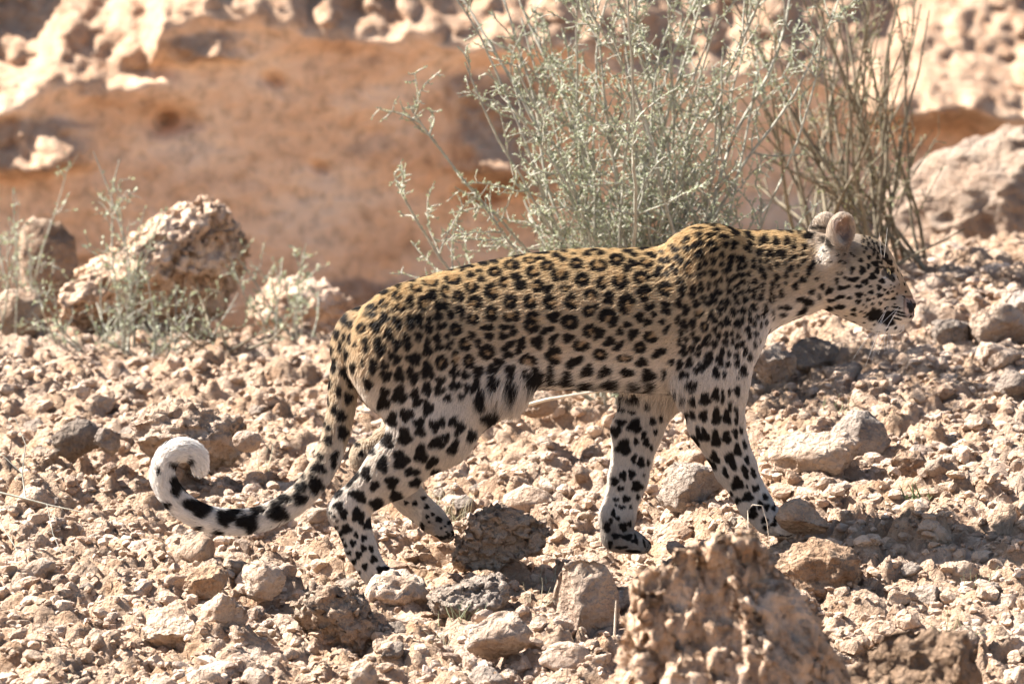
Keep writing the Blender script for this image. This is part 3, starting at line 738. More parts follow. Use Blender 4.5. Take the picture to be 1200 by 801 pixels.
BODY += rows_px(8.008, 700, 370, [(30,160,34,45),(40,25,32,30),(145,60,35,60,35),(190,285,28,60,50),(270,85,40,26),(205,150,34,34),(325,170,40,55,40),(465,65,40,26,-30),(600,60,32,28),(410,425,55,38,-15),(265,515,65,32),(465,540,62,50),(335,640,55,36,15),
    (475,640,45,45),(570,340,70,34,-30),(620,540,22,50),(690,430,32,32),(640,130,20,50,30)])
ROSE += [(700, 370, r) for r in [(495,195,70,58,330),(395,295,62,58),(250,390,75,42)]]
BODY += rows_px(8.01, 790, 260, [(210,78,60,12),(360,45,36,14),(390,82,40,18),(230,135,38,30),(325,135,30,24),(385,125,26,16),(450,148,48,22),(125,168,28,28),(90,200,20,18),(245,205,36,38),(188,235,30,30),(115,265,36,36),(20,275,24,30),(345,213,48,28,-20),
    (365,272,55,24,-30),(235,315,52,48),(475,220,36,30),(555,210,34,28),(545,250,26,24),(440,320,30,38),(30,345,28,36,30),(60,375,26,42,20),(362,370,34,44),(292,400,28,34),(235,430,20,40,10),(440,408,26,26),(527,350,34,45),(515,420,24,50),
    (612,360,46,42),(605,440,38,28),(663,408,18,32),(733,375,20,28),(735,428,28,28),(360,485,42,42),(475,468,34,34),(225,515,28,36),(275,490,28,28),(620,505,40,24),(560,525,28,30),(695,495,22,32),(45,560,32,42),(90,590,22,28),(510,557,30,34),
    (432,550,24,28),(383,585,26,34),(635,570,36,24),(747,565,26,32),(250,625,30,58),(320,600,20,45),(580,615,30,28),(405,670,40,36,-20),(505,650,28,38),(625,668,26,26),(690,655,22,26),(735,650,22,26),(565,700,24,38,-20),(350,705,30,30),
    (375,750,34,34),(270,722,34,30),(65,655,44,52),(175,630,34,36),(165,695,42,32),(655,738,28,36),(735,710,24,34),(445,765,24,30),(495,760,34,38),(587,765,26,30),(315,775,44,30),(205,775,40,42),(35,765,38,46),(690,135,70,24,35),
    (700,210,40,24,35),(675,260,50,26,40),(560,110,45,24,30),(505,70,24,14),(700,85,30,14),(695,600,10,40)])
ROSE += [(790, 260, r) for r in [(135,450,50,88,0)]]
BODY += rows_px(8.01, 870, 255, [(205,215,36,42),(165,235,24,40),(310,235,36,40),(415,230,36,40),(485,228,14,30),(475,285,30,26),(575,280,28,32),(605,180,50,36),(665,160,40,12,-30),(140,335,26,36),(175,330,22,40),(255,345,42,38),(330,340,26,40),
    (375,345,32,50),(485,370,28,20),(442,395,18,26),(565,350,28,18),(570,410,30,20,-30),(318,445,28,32),(390,440,18,18),(445,480,28,34,30),(95,415,22,28),(95,468,30,26),(155,418,20,22),(215,410,22,28),(165,492,32,36),(195,553,32,36),
    (255,475,24,30),(318,562,30,38),(405,545,28,32),(495,543,18,22),(520,460,18,20),(50,538,26,30),(105,605,26,32),(560,585,36,30),(490,640,30,40,20),(398,615,20,18),(275,630,22,48),(325,640,18,18),(140,660,18,22),(180,635,20,26),
    (180,697,20,28),(95,690,22,26),(95,750,24,36),(158,755,28,36,-20),(260,705,20,28),(360,715,24,44),(645,690,26,24),(690,578,22,20),(620,490,26,45,20),(655,435,20,30),(440,140,40,16,20),(525,150,20,22),(350,135,28,10,20),(135,128,20,10),(65,125,28,14)])
BODY += rows_px(8.01, 790, 350, [(208,52,36,38),(105,110,38,58,10),(345,165,30,52,10),(380,215,34,30),(420,120,28,52,-10),(470,100,22,28),(545,125,30,36),(555,160,22,24),(635,122,42,32),(735,85,34,36),(25,205,28,50),(90,245,36,50),(115,280,16,40),
    (170,235,34,54),(60,318,26,36),(375,298,26,28),(437,250,26,40),(495,225,34,46),(585,245,38,46),(632,215,24,34),(708,205,24,28),(775,175,18,30),(745,245,18,28),(680,300,30,34),(700,355,22,34),(760,335,24,26),(485,335,24,30),(537,335,18,28),
    (415,350,28,34),(597,360,26,30),(172,335,22,26),(205,385,42,38),(328,358,26,28),(110,385,26,28),(290,415,34,46),(372,428,36,38),(478,410,30,40),(543,412,20,34),(580,450,24,32),(628,430,28,36),(742,440,18,38),(45,410,24,44),(85,490,40,60),
    (163,475,30,42),(232,470,26,34),(220,530,34,28),(330,540,42,44,-30),(310,605,40,38,-20),(447,505,24,42),(510,520,22,38),(657,495,22,50,15),(425,585,34,58,-20),(575,540,28,34),(580,610,28,45),(697,550,24,42),(500,620,26,28),(145,610,36,58,10),
    (55,620,36,52),(212,680,34,36),(260,650,34,48,-25),(637,685,34,56),(390,705,32,58,-10),(465,720,20,36),(97,725,52,40),(588,748,14,18)])
ROSE += [(790, 350, r) for r in [(230,140,52,42,270),(285,270,44,58)]]
BODY += rows_px(8.01, 870, 330, [(95,245,34,40,-20),(205,260,22,48),(185,315,16,30),(275,290,9,60),(135,335,16,34),(70,370,22,28),(108,408,16,26),(162,415,14,34),(210,388,14,30),(60,305,16,26),(102,600,18,42),(355,235,32,20),(415,235,34,24),(370,300,36,22),
    (545,160,45,26),(590,175,55,30),(635,190,26,26),(555,262,50,24,-30),(485,345,28,16,-30),(715,135,20,30),(150,565,8,24),(250,170,22,40),(292,150,9,40)])
BODY += rows_px(5.4545, 170, 500, [(205,250,48,38),(195,380,38,70,-10),(340,525,100,44,22),(140,487,38,20,25),(510,585,68,45),(655,610,75,52),(560,550,70,14),(715,540,55,24),(840,545,65,58),(880,465,48,32),(985,460,45,42),(1085,370,46,58),(1000,390,45,30,-30),
    (1110,270,46,34),(1005,320,26,24),(330,632,36,12),(460,660,40,14),(670,680,50,18),(90,280,12,26),(300,225,22,34)])
BODY += rows_px(4.008, 340, 360, [(258,68,16,26),(222,130,14,22),(286,90,10,18),(255,143,9,16),(283,157,10,22),(236,195,9,26),(194,210,14,28),(213,280,12,36),(270,228,12,26),(256,310,20,28),(301,283,12,24),(193,365,12,28),(229,400,14,30),(278,355,14,26),
    (270,430,18,26),(183,445,12,26),(209,490,13,26),(240,515,22,30),(163,545,14,30),(243,590,20,32),(180,630,18,28),(185,575,12,18),(140,635,14,16),(110,698,14,22),(145,705,14,18),(200,710,16,46,15),(135,755,30,24),(172,310,8,36),(162,395,8,30)])
BODY += [(573, 492, 9, 8, 0), (561, 472, 6, 12, 0), (551, 511, 5, 7, 20), (576, 450, 6, 9, 0), (596, 462, 6, 10, 0), (618, 452, 6, 9, 0)]
BODY += [(712, 618, 3.5, 6, 0), (722, 628, 5, 3.2, 0), (736, 629, 4, 3, 0), (728, 641, 7, 1.6, 0), (746, 632, 1.3, 6, -15), (755, 636, 1.3, 5, -15), (740, 645, 8, 1.4, 5), (716, 637, 2.5, 4, 0), (728, 616, 3, 3, 0), (737, 614, 2.5, 3, 0),  # paw mottling; thin strokes paint the shaded gaps between the toes
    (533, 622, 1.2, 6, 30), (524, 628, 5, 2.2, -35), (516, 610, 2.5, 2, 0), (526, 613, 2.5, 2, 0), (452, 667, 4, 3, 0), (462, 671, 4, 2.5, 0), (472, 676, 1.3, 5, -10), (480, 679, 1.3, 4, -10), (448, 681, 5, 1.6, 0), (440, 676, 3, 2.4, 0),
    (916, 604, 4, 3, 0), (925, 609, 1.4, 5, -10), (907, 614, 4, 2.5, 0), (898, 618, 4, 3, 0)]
# rosettes: a broken ring of blots round a tawny centre; the number is the side left open
CENTRES = []
_rr = np.random.default_rng(17)
for ox, oy, r in ROSE:
    cx, cy, rx, ry = ox + r[0] / 8.008, oy + r[1] / 8.008, r[2] / 8.008, r[3] / 8.008
    gap = r[4] if len(r) > 4 else None
    th = min(rx, ry) * .36
    nb = 7
    for k in range(nb):
        a = 360 * (k + _rr.uniform(-.2, .2)) / nb + (gap or 0) + 25
        if gap is not None and abs((a - gap + 180) % 360 - 180) < 36: continue
        w = _rr.uniform(.8, 1.15)
        BODY.append((cx + (rx - th) * math.cos(math.radians(a)), cy + (ry - th) * math.sin(math.radians(a)), th * 1.0 * w, th * 1.3 * w, a))
    CENTRES.append((cx, cy, rx * .72, ry * .72, 0))
# ------------------------------------------------------------------ leopard
# Modelled in a frame of 1/613 m units: x to the right, d = depth away from the camera, h = -py (up).
def build_leopard():
    VX = 1.7
    lo = np.array([165.0, -105.0, -700.0]); hi = np.array([1085.0, 105.0, -228.0])
    dim = ((hi - lo) / VX).astype(int) + 1
    G = np.full(dim, 60.0, np.float32)
    ax = [lo[k] + VX * np.arange(dim[k]) for k in range(3)]
    prims = []                                    # (distance function, bounding box, flow, attributes)
    HC = np.array([985.0, 0.0, -320.0]); HY = math.radians(20)
    RH = np.array([[math.cos(HY), -math.sin(HY), 0], [math.sin(HY), math.cos(HY), 0], [0, 0, 1]])

    HS = np.array([1.10, 1.0, 1.03])
    def headq(p): return ((p - HC) @ RH) / HS + HC       # into the head's own frame (head turned away a little)
    def headp(p): return ((np.asarray(p, float) - HC) * HS) @ RH.T + HC

    def cone(a, b, ra, rb, sy=1.0):
        """Round cone from a to b, radii ra, rb; sy scales its depth."""
        a = np.array(a, float); b = np.array(b, float)
        def fn(p):
            s = np.array([1, 1 / sy, 1])
            pa = (p - a) * s; ba = (b - a) * s
            l2 = ba @ ba
            t = np.clip((pa @ ba) / l2, 0, 1)
            t = np.clip(t + (ra - rb) / l2 ** 0.5 * np.linalg.norm(pa - t[..., None] * ba, axis=-1) / l2 ** 0.5 * -1.0, 0, 1)
            d = np.linalg.norm(pa - t[..., None] * ba, axis=-1) - (ra + (rb - ra) * t)
            return d * min(1, sy)
        r = max(ra, rb)
        return fn, np.minimum(a, b) - r, np.maximum(a, b) + r

    def ell(c, r, rot=0.0, head=False, tilt=0.0):
        """Ellipsoid, centre c, radii r (x, depth, height), rotated by rot degrees in the side view."""
        c = np.array(c, float); r = np.array(r, float)
        a = math.radians(rot); ca, sa = math.cos(a), math.sin(a)
        b = math.radians(tilt); cb, sb = math.cos(b), math.sin(b)
        def fn(p):
            q = (headq(p) if head else p) - c
            x = q[..., 0] * ca + q[..., 2] * sa; z = -q[..., 0] * sa + q[..., 2] * ca; y = q[..., 1]
            y, z = y * cb + z * sb, -y * sb + z * cb
            k = np.sqrt((x / r[0]) ** 2 + (y / r[1]) ** 2 + (z / r[2]) ** 2)
            k2 = np.sqrt((x / r[0] ** 2) ** 2 + (y / r[1] ** 2) ** 2 + (z / r[2] ** 2) ** 2) + 1e-6
            return k * (k - 1) / k2
        R = max(r)
        cc = headp(c) if head else c
        return fn, cc - R, cc + R

    def put(pr, k=12.0, flow=(-1, 0, -0.25), L=9.0, tone=None, sub=False):
        """Blend a primitive into the grid. flow: way the hair lies; L: hair length; tone: coat tone 0 gold .. 1 white."""
        fn, b0, b1 = pr
        m = k + 8
        i0 = np.maximum(((b0 - m - lo) / VX).astype(int), 0); i1 = np.minimum(((b1 + m - lo) / VX).astype(int) + 2, dim)
        X, Y, Z = np.meshgrid(*[ax[j][i0[j]:i1[j]] for j in range(3)], indexing='ij')
        d = fn(np.stack([X, Y, Z], -1)).astype(np.float32)
        s = tuple(slice(i0[j], i1[j]) for j in range(3))
        g = G[s]
        if sub:
            h = np.clip(0.5 - 0.5 * (g + d) / k, 0, 1)
            G[s] = g + (-d - g) * h + k * h * (1 - h)
        else:
            h = np.clip(0.5 + 0.5 * (g - d) / k, 0, 1)
            G[s] = g + (d - g) * h - k * h * (1 - h)
            f = np.array(flow, float); f /= np.linalg.norm(f)
            prims.append((fn, f, L, tone))

    # torso and neck: one tube through measured sections  x: back, belly, half depth
    T = np.array([(405, 392, 425, 16), (416, 374, 456, 30), (430, 359, 474, 42), (455, 343, 482, 52), (500, 325, 478, 60), (560, 310, 462, 60),
                  (620, 299, 449, 62), (680, 293, 450, 67), (740, 293, 453, 71), (785, 291, 456, 70), (815, 281, 454, 64), (845, 274, 440, 57),
                  (872, 272, 416, 50), (900, 272, 386, 45), (932, 272, 370, 42), (960, 274, 361, 40), (990, 282, 352, 36), (1005, 296, 340, 26)], float)
    def torso(p):
        x = p[..., 0]; s = np.clip(x, T[0, 0], T[-1, 0])
        top = np.interp(s, T[:, 0], T[:, 1]); bot = np.interp(s, T[:, 0], T[:, 2]); w = np.interp(s, T[:, 0], T[:, 3])
        # soften the table's corners
        for o in (-12, 12):
            top = top + np.interp(np.clip(s + o, T[0, 0], T[-1, 0]), T[:, 0], T[:, 1])
            bot = bot + np.interp(np.clip(s + o, T[0, 0], T[-1, 0]), T[:, 0], T[:, 2])
            w = w + np.interp(np.clip(s + o, T[0, 0], T[-1, 0]), T[:, 0], T[:, 3])
        top /= 3; bot /= 3; w /= 3
        rz = (bot - top) / 2; zc = -(top + bot) / 2
        dz = p[..., 2] - zc
        wy = w * (1 - 0.22 * np.clip(dz / rz, -1, 1))               # egg section, narrower along the spine
        k = np.sqrt((dz / rz) ** 2 + (p[..., 1] / wy) ** 2 + ((x - s) / 14) ** 2)
        return (k - 1) * np.minimum(rz, wy) * 0.9
    put((torso, np.array([390, -75, -485.0]), np.array([1020, 75, -268.0])), 10, (-1, 0, -0.22), 8.5, None)
    # scapulae, rump muscles
    for s in (-1, 1):
        put(ell((838, 38 * s, -352), (44, 22, 72), 10), 26, (-0.55, 0, -1), 10)
        put(ell((826, 22 * s, -293), (36, 15, 22), 4), 26, (-1, 0, -0.3), 9)
        put(ell((478, 34 * s, -405), (58, 30, 64), 0), 30, (-0.7, 0, -0.7), 10)
    # shoulders and forelegs
    put(cone((850, -42, -392), (834, -44, -448), 40, 39, .8), 24, (-0.3, 0, -1), 9)
    put(cone((834, -44, -448), (839, -40, -494), 36, 30, .85), 14, (0, 0, -1), 7, .75)
    put(cone((839, -40, -494), (862, -34, -548), 30, 21.5, .85), 8, (0.35, 0, -1), 5.5, .85)
    put(cone((862, -34, -548), (885, -30, -590), 21.5, 17, .95), 8, (0.4, 0, -1), 5, .9)
    put(cone((885, -30, -590), (900, -29, -608), 17, 16, 1.1), 8, (0.8, 0, -1), 4.5, .9)
    def paw(c, ang, sc=1.0, far=1, tone=.9):
        """Paw: pad body and four toes. ang: direction of the toes in the side view, degrees below level."""
        a = math.radians(ang); u = np.array([math.cos(a), 0, -math.sin(a)]); n = np.array([math.sin(a), 0, math.cos(a)])
        c = np.array(c, float)
        put(ell(c + u * 8 * sc, (22 * sc, 19 * sc, 13.5 * sc), -ang), 7, tuple(u), 3.2, tone)
        for k, dy in enumerate((-15.5, -5.3, 5.3, 15.5)):
            f = 24 - abs(dy) * 0.32
            put(ell(c + u * f * sc + np.array([0, dy * sc, 0]) - n * 2.5 * sc, (13 * sc, 5.3 * sc, 9.5 * sc), -ang), 1.0, tuple(u), 2.0, tone)
    paw((902, -29, -611), 14)
    put(cone((792, 40, -420), (768, 42, -452), 36, 34, .8), 20, (0, 0, -1), 8, .7)
    put(cone((768, 42, -452), (746, 36, -505), 31, 26.5, .85), 12, (-0.2, 0, -1), 7, .85)
    put(cone((746, 36, -505), (736, 32, -560), 26, 20.5, .9), 8, (-0.15, 0, -1), 5.5, .9)
    put(cone((736, 32, -560), (723, 30, -606), 20, 18.5, .95), 8, (-0.2, 0, -1), 5, .9)
    put(cone((723, 30, -606), (722, 28, -628), 18.5, 17, 1.1), 8, (0, 0, -1), 4.5, .9)
    paw((728, 28, -633), 8)
    # hind legs
    put(cone((486, -36, -425), (508, -42, -492), 52, 42, .62), 26, (-0.25, 0, -1), 9, None)
    put(cone((545, -40, -470), (520, -42, -510), 29, 25, .55), 26, (-0.3, 0, -1), 10, .7)
    put(cone((500, -42, -508), (462, -38, -550), 37, 29, .6), 16, (-0.5, 0, -1), 7, .75)
    put(cone((462, -38, -550), (413, -33, -590), 29, 18.5, .65), 10, (-0.8, 0, -0.8), 6, .8)
    put(cone((407, -31, -595), (402, -31, -600), 19, 18, .8), 8, (-0.2, 0, -1), 5, .85)
    put(cone((411, -31, -603), (423, -31, -642), 20, 16, .85), 8, (0.3, 0, -1), 5, .9)
    put(cone((423, -31, -642), (437, -30, -668), 16, 15, 1.0), 6, (0.4, 0, -1), 4.5, .9)
    paw((446, -30, -677), 10)
    put(cone((480, 36, -430), (508, 40, -485), 50, 38, .62), 24, (-0.25, 0, -1), 9, None)
    put(cone((500, 38, -492), (448, 34, -526), 34, 19, .65), 12, (-0.8, 0, -0.7), 6, .5)
    put(cone((430, 33, -531), (428, 33, -534), 16, 16, .8), 8, (-0.3, 0, -1), 5, .4)
    put(cone((432, 33, -537), (480, 30, -584), 17.5, 16, .9), 8, (0.7, 0, -0.7), 5, .85)
    put(cone((480, 30, -584), (503, 30, -605), 16, 15.5, 1.05), 6, (0.7, 0, -0.7), 4.5, .9)
    paw((505, 30, -607), 40)
    # flank fold between belly and knee
    put(ell((588, -40, -456), (40, 15, 22), 35), 24, (-0.5, 0, -1), 13, .8)
    put(ell((588, 40, -456), (40, 15, 22), 35), 24, (-0.5, 0, -1), 13, .8)
    # tail
    TL = np.array([(424, 0, 384, 20), (411, 0, 410, 17), (404, -2, 445, 15.5), (398, -5, 490, 14), (382, -9, 540, 13.2), (350, -13, 583, 13), (302, -16, 608, 12.5),
                   (252, -18, 609, 12.5), (214, -19, 592, 12.5), (192, -19, 562, 12), (196, -18, 537, 11.5), (213, -17, 527, 11), (229, -15, 533, 9.5), (234, -13, 547, 6.5)], float)
    # resample the tail smoothly (Catmull-Rom)
    pts = []
    for i in range(len(TL) - 1):
        p0, p1, p2, p3 = TL[max(i - 1, 0)], TL[i], TL[i + 1], TL[min(i + 2, len(TL) - 1)]
        for t in np.linspace(0, 1, 7, endpoint=False):
            pts.append(0.5 * ((2 * p1) + (-p0 + p2) * t + (2 * p0 - 5 * p1 + 4 * p2 - p3) * t * t + (-p0 + 3 * p1 - 3 * p2 + p3) * t ** 3))
    pts.append(TL[-1]); pts = np.array(pts); pts[:, 2] *= -1; pts[:, 3] *= .92
    for i in range(len(pts) - 1):
        a, b = pts[i], pts[i + 1]
        t = i / len(pts)
        put(cone(a[:3], b[:3], a[3], b[3]), 2.5 if i > 6 else 12, (b - a)[:3], 8.0 + 1.5 * t, 0.3 + 0.6 * min(1, t * 1.6))
    # head (profile measured in the side view, head frame)
    def hcone(a, b, ra, rb, sy): 
        fn, b0, b1 = cone(a, b, ra, rb, sy)
        return (lambda p: fn(headq(p))), np.minimum(headp(a), headp(b)) - max(ra, rb), np.maximum(headp(a), headp(b)) + max(ra, rb)
    put(ell((1000, 0, -318), (40, 42, 41), 0, True), 14, (-1, 0, 0.2), 4.5, .40)
    put(hcone((1014, 0, -311), (1058, 0, -350), 29, 9, .95), 8, (-0.7, 0, 0.7), 2.5, .38)
    for s in (-1, 1):
        put(ell((998, 27 * s, -338), (29, 18, 27), 0, True), 14, (-1, 0, -0.5), 5.5, .8)        # cheeks
        put(ell((1046, 11.5 * s, -361), (19, 13.5, 14.5), -18, True), 7, (-1, 0, -0.3), 2.2, .8)  # whisker pads
        put(ell((1021, 18 * s, -304), (14, 10, 7), -38, True), 8, (-0.8, 0, 0.6), 2.5, .6)        # brow
        put(ell((1022, 24 * s, -331), (22, 12, 13), -18, True), 9, (-1, 0, -0.1), 3.5, .7)      # cheek bone
    put(hcone((1016, 0, -347), (1044, 0, -366), 27, 14, .85), 9, (-1, 0, -0.3), 4, .8)
    put(ell((1036, 0, -378), (20, 13, 9), -10, True), 6, (-0.8, 0, -0.6), 5, 1.0)                # chin
    put(hcone((990, 0, -350), (1030, 0, -374), 18, 10, 1.2), 10, (-1, 0, -0.4), 5, .9)          # jaw
    put(ell((1063, 0, -356), (7, 9, 7.5), -40, True), 4, (-1, 0, 0.4), 1.5, .6)                  # nose
    # mouth line and eye sockets
    for s in (-1, 1):
        put(ell((1034, 27 * s, -372.5), (19, 9, 1.7), -14, True), 3.0, sub=True)
        put(ell((1030, 24 * s, -320), (6.5, 8, 5.5), -30, True), 4, sub=True)
    # ears: thick shells with a hollow that opens forward and outward
    for s in (-1, 1):
        ec = (975.5, 31 * s, -272)
        put(ell(ec, (14, 13, 20.5), -16, True, 12 * s), 5, (-0.2, 0.3 * s, 1), 5.0, .6)
        put(ell((ec[0] + 2.5, ec[1] + 10.5 * s, ec[2] - 1), (12, 16, 18), -16, True, 12 * s), 1.6, sub=True)
        put(ell((969, 29 * s, -298), (10, 10, 13), 0, True), 14, (-0.6, 0.2 * s, -0.8), 8, .75)

    # ---- surface nets
    neg = G < 0
    c = np.zeros(np.array(dim) - 1, np.int8)
    corners = [(i, j, k) for i in (0, 1) for j in (0, 1) for k in (0, 1)]
    sl = lambda o: tuple(slice(o[a], dim[a] - 1 + o[a]) for a in range(3))
    for o in corners: c += neg[sl(o)]
    act = (c > 0) & (c < 8)
    idx = np.argwhere(act)
    num = np.full(act.shape, -1, np.int32); num[act] = np.arange(len(idx))
    acc = np.zeros((len(idx), 3)); cnt = np.zeros(len(idx))
    for a in range(8):
        for b in range(a + 1, 8):
            ca, cb = np.array(corners[a]), np.array(corners[b])
            if np.abs(ca - cb).sum() != 1: continue
            ga = G[tuple((idx + ca).T)]; gb = G[tuple((idx + cb).T)]
            m = (ga < 0) != (gb < 0)
            t = ga[m] / (ga[m] - gb[m])
            acc[m] += ca + t[:, None] * (cb - ca); cnt[m] += 1
    V = (idx + acc / cnt[:, None]) * VX + lo
    quads = []
    for a in range(3):
        b, d = (a + 1) % 3, (a + 2) % 3
        s0 = [slice(None)] * 3; s1 = [slice(None)] * 3
        s0[a] = slice(0, dim[a] - 1); s1[a] = slice(1, dim[a])
        ch = neg[tuple(s0)] != neg[tuple(s1)]
        e = np.argwhere(ch)
        e = e[(e[:, b] > 0) & (e[:, d] > 0) & (e[:, b] < dim[b] - 1) & (e[:, d] < dim[d] - 1)]
        ub = np.eye(3, dtype=int)[b]; ud = np.eye(3, dtype=int)[d]
        q = np.stack([num[tuple((e - o).T)] for o in (ub + ud, ud, 0 * ub, ub)], 1)
        fl = neg[tuple(e.T)]
        q[~fl] = q[~fl][:, ::-1]
        quads.append(q)
    F = np.concatenate(quads)
    # relax a little, keeping the shape
    E = np.concatenate([F[:, [0, 1]], F[:, [1, 2]], F[:, [2, 3]], F[:, [3, 0]]])
    for lam in (0.5, -0.52, 0.5, -0.52):
        s = np.zeros_like(V); n = np.bincount(E[:, 0], minlength=len(V)) + np.bincount(E[:, 1], minlength=len(V))
        for k in range(3): s[:, k] = np.bincount(E[:, 0], V[E[:, 1], k], len(V)) + np.bincount(E[:, 1], V[E[:, 0], k], len(V))
        V = V + lam * (s / n[:, None] - V)
    Nn = vnormals(V, F)

    # ---- per-vertex hair flow, length and coat tone from the nearest primitives
    W = np.zeros(len(V)); FL = np.zeros_like(V); LN = np.zeros(len(V)); TN = np.zeros(len(V))
    top = np.interp(V[:, 0], T[:, 0], T[:, 1]); bot = np.interp(V[:, 0], T[:, 0], T[:, 2])
    tt = np.clip((-V[:, 2] - top) / np.maximum(bot - top, 30), 0, 1)
    ttone = np.interp(tt, [0, .15, .4, .7, .88, 1], [0.0, 0.13, 0.34, 0.56, 0.9, 1.0])
    for fn, f, L, tone in prims:
        wt = np.exp(-np.maximum(fn(V), -2) / 7.0) + 1e-9
        wt = np.minimum(wt, 1.4)
        W += wt; FL += wt[:, None] * f; LN += wt * L; TN += wt * (ttone if tone is None else tone)
    FL /= W[:, None]; LN /= W; TN /= W
    bel = sstep(.84, .98, tt) * sstep(540, 600, V[:, 0]) * sstep(830, 790, V[:, 0]) * sstep(-480, -462, V[:, 2])
    LN = LN * (1 + 1.1 * bel)
    FL = FL + bel[:, None] * np.array([.1, 0, -.9])
    FL = FL - (FL * Nn).sum(1, keepdims=True) * Nn
    FL /= np.linalg.norm(FL, axis=1, keepdims=True) + 1e-9
    return V, F, Nn, FL, LN, TN, tt

LV, LF, LN_, LFLOW, LLEN, LTONE, LTT = build_leopard()

# ---- spots
def face_pts(s, ox, oy, rows):
    out = []
    for r in rows:
        r = tuple(r) + (0,) * (5 - len(r))
        out.append((ox + r[0] / s, oy + r[1] / s, r[2] / s, r[3] / s, r[4]))
    return out

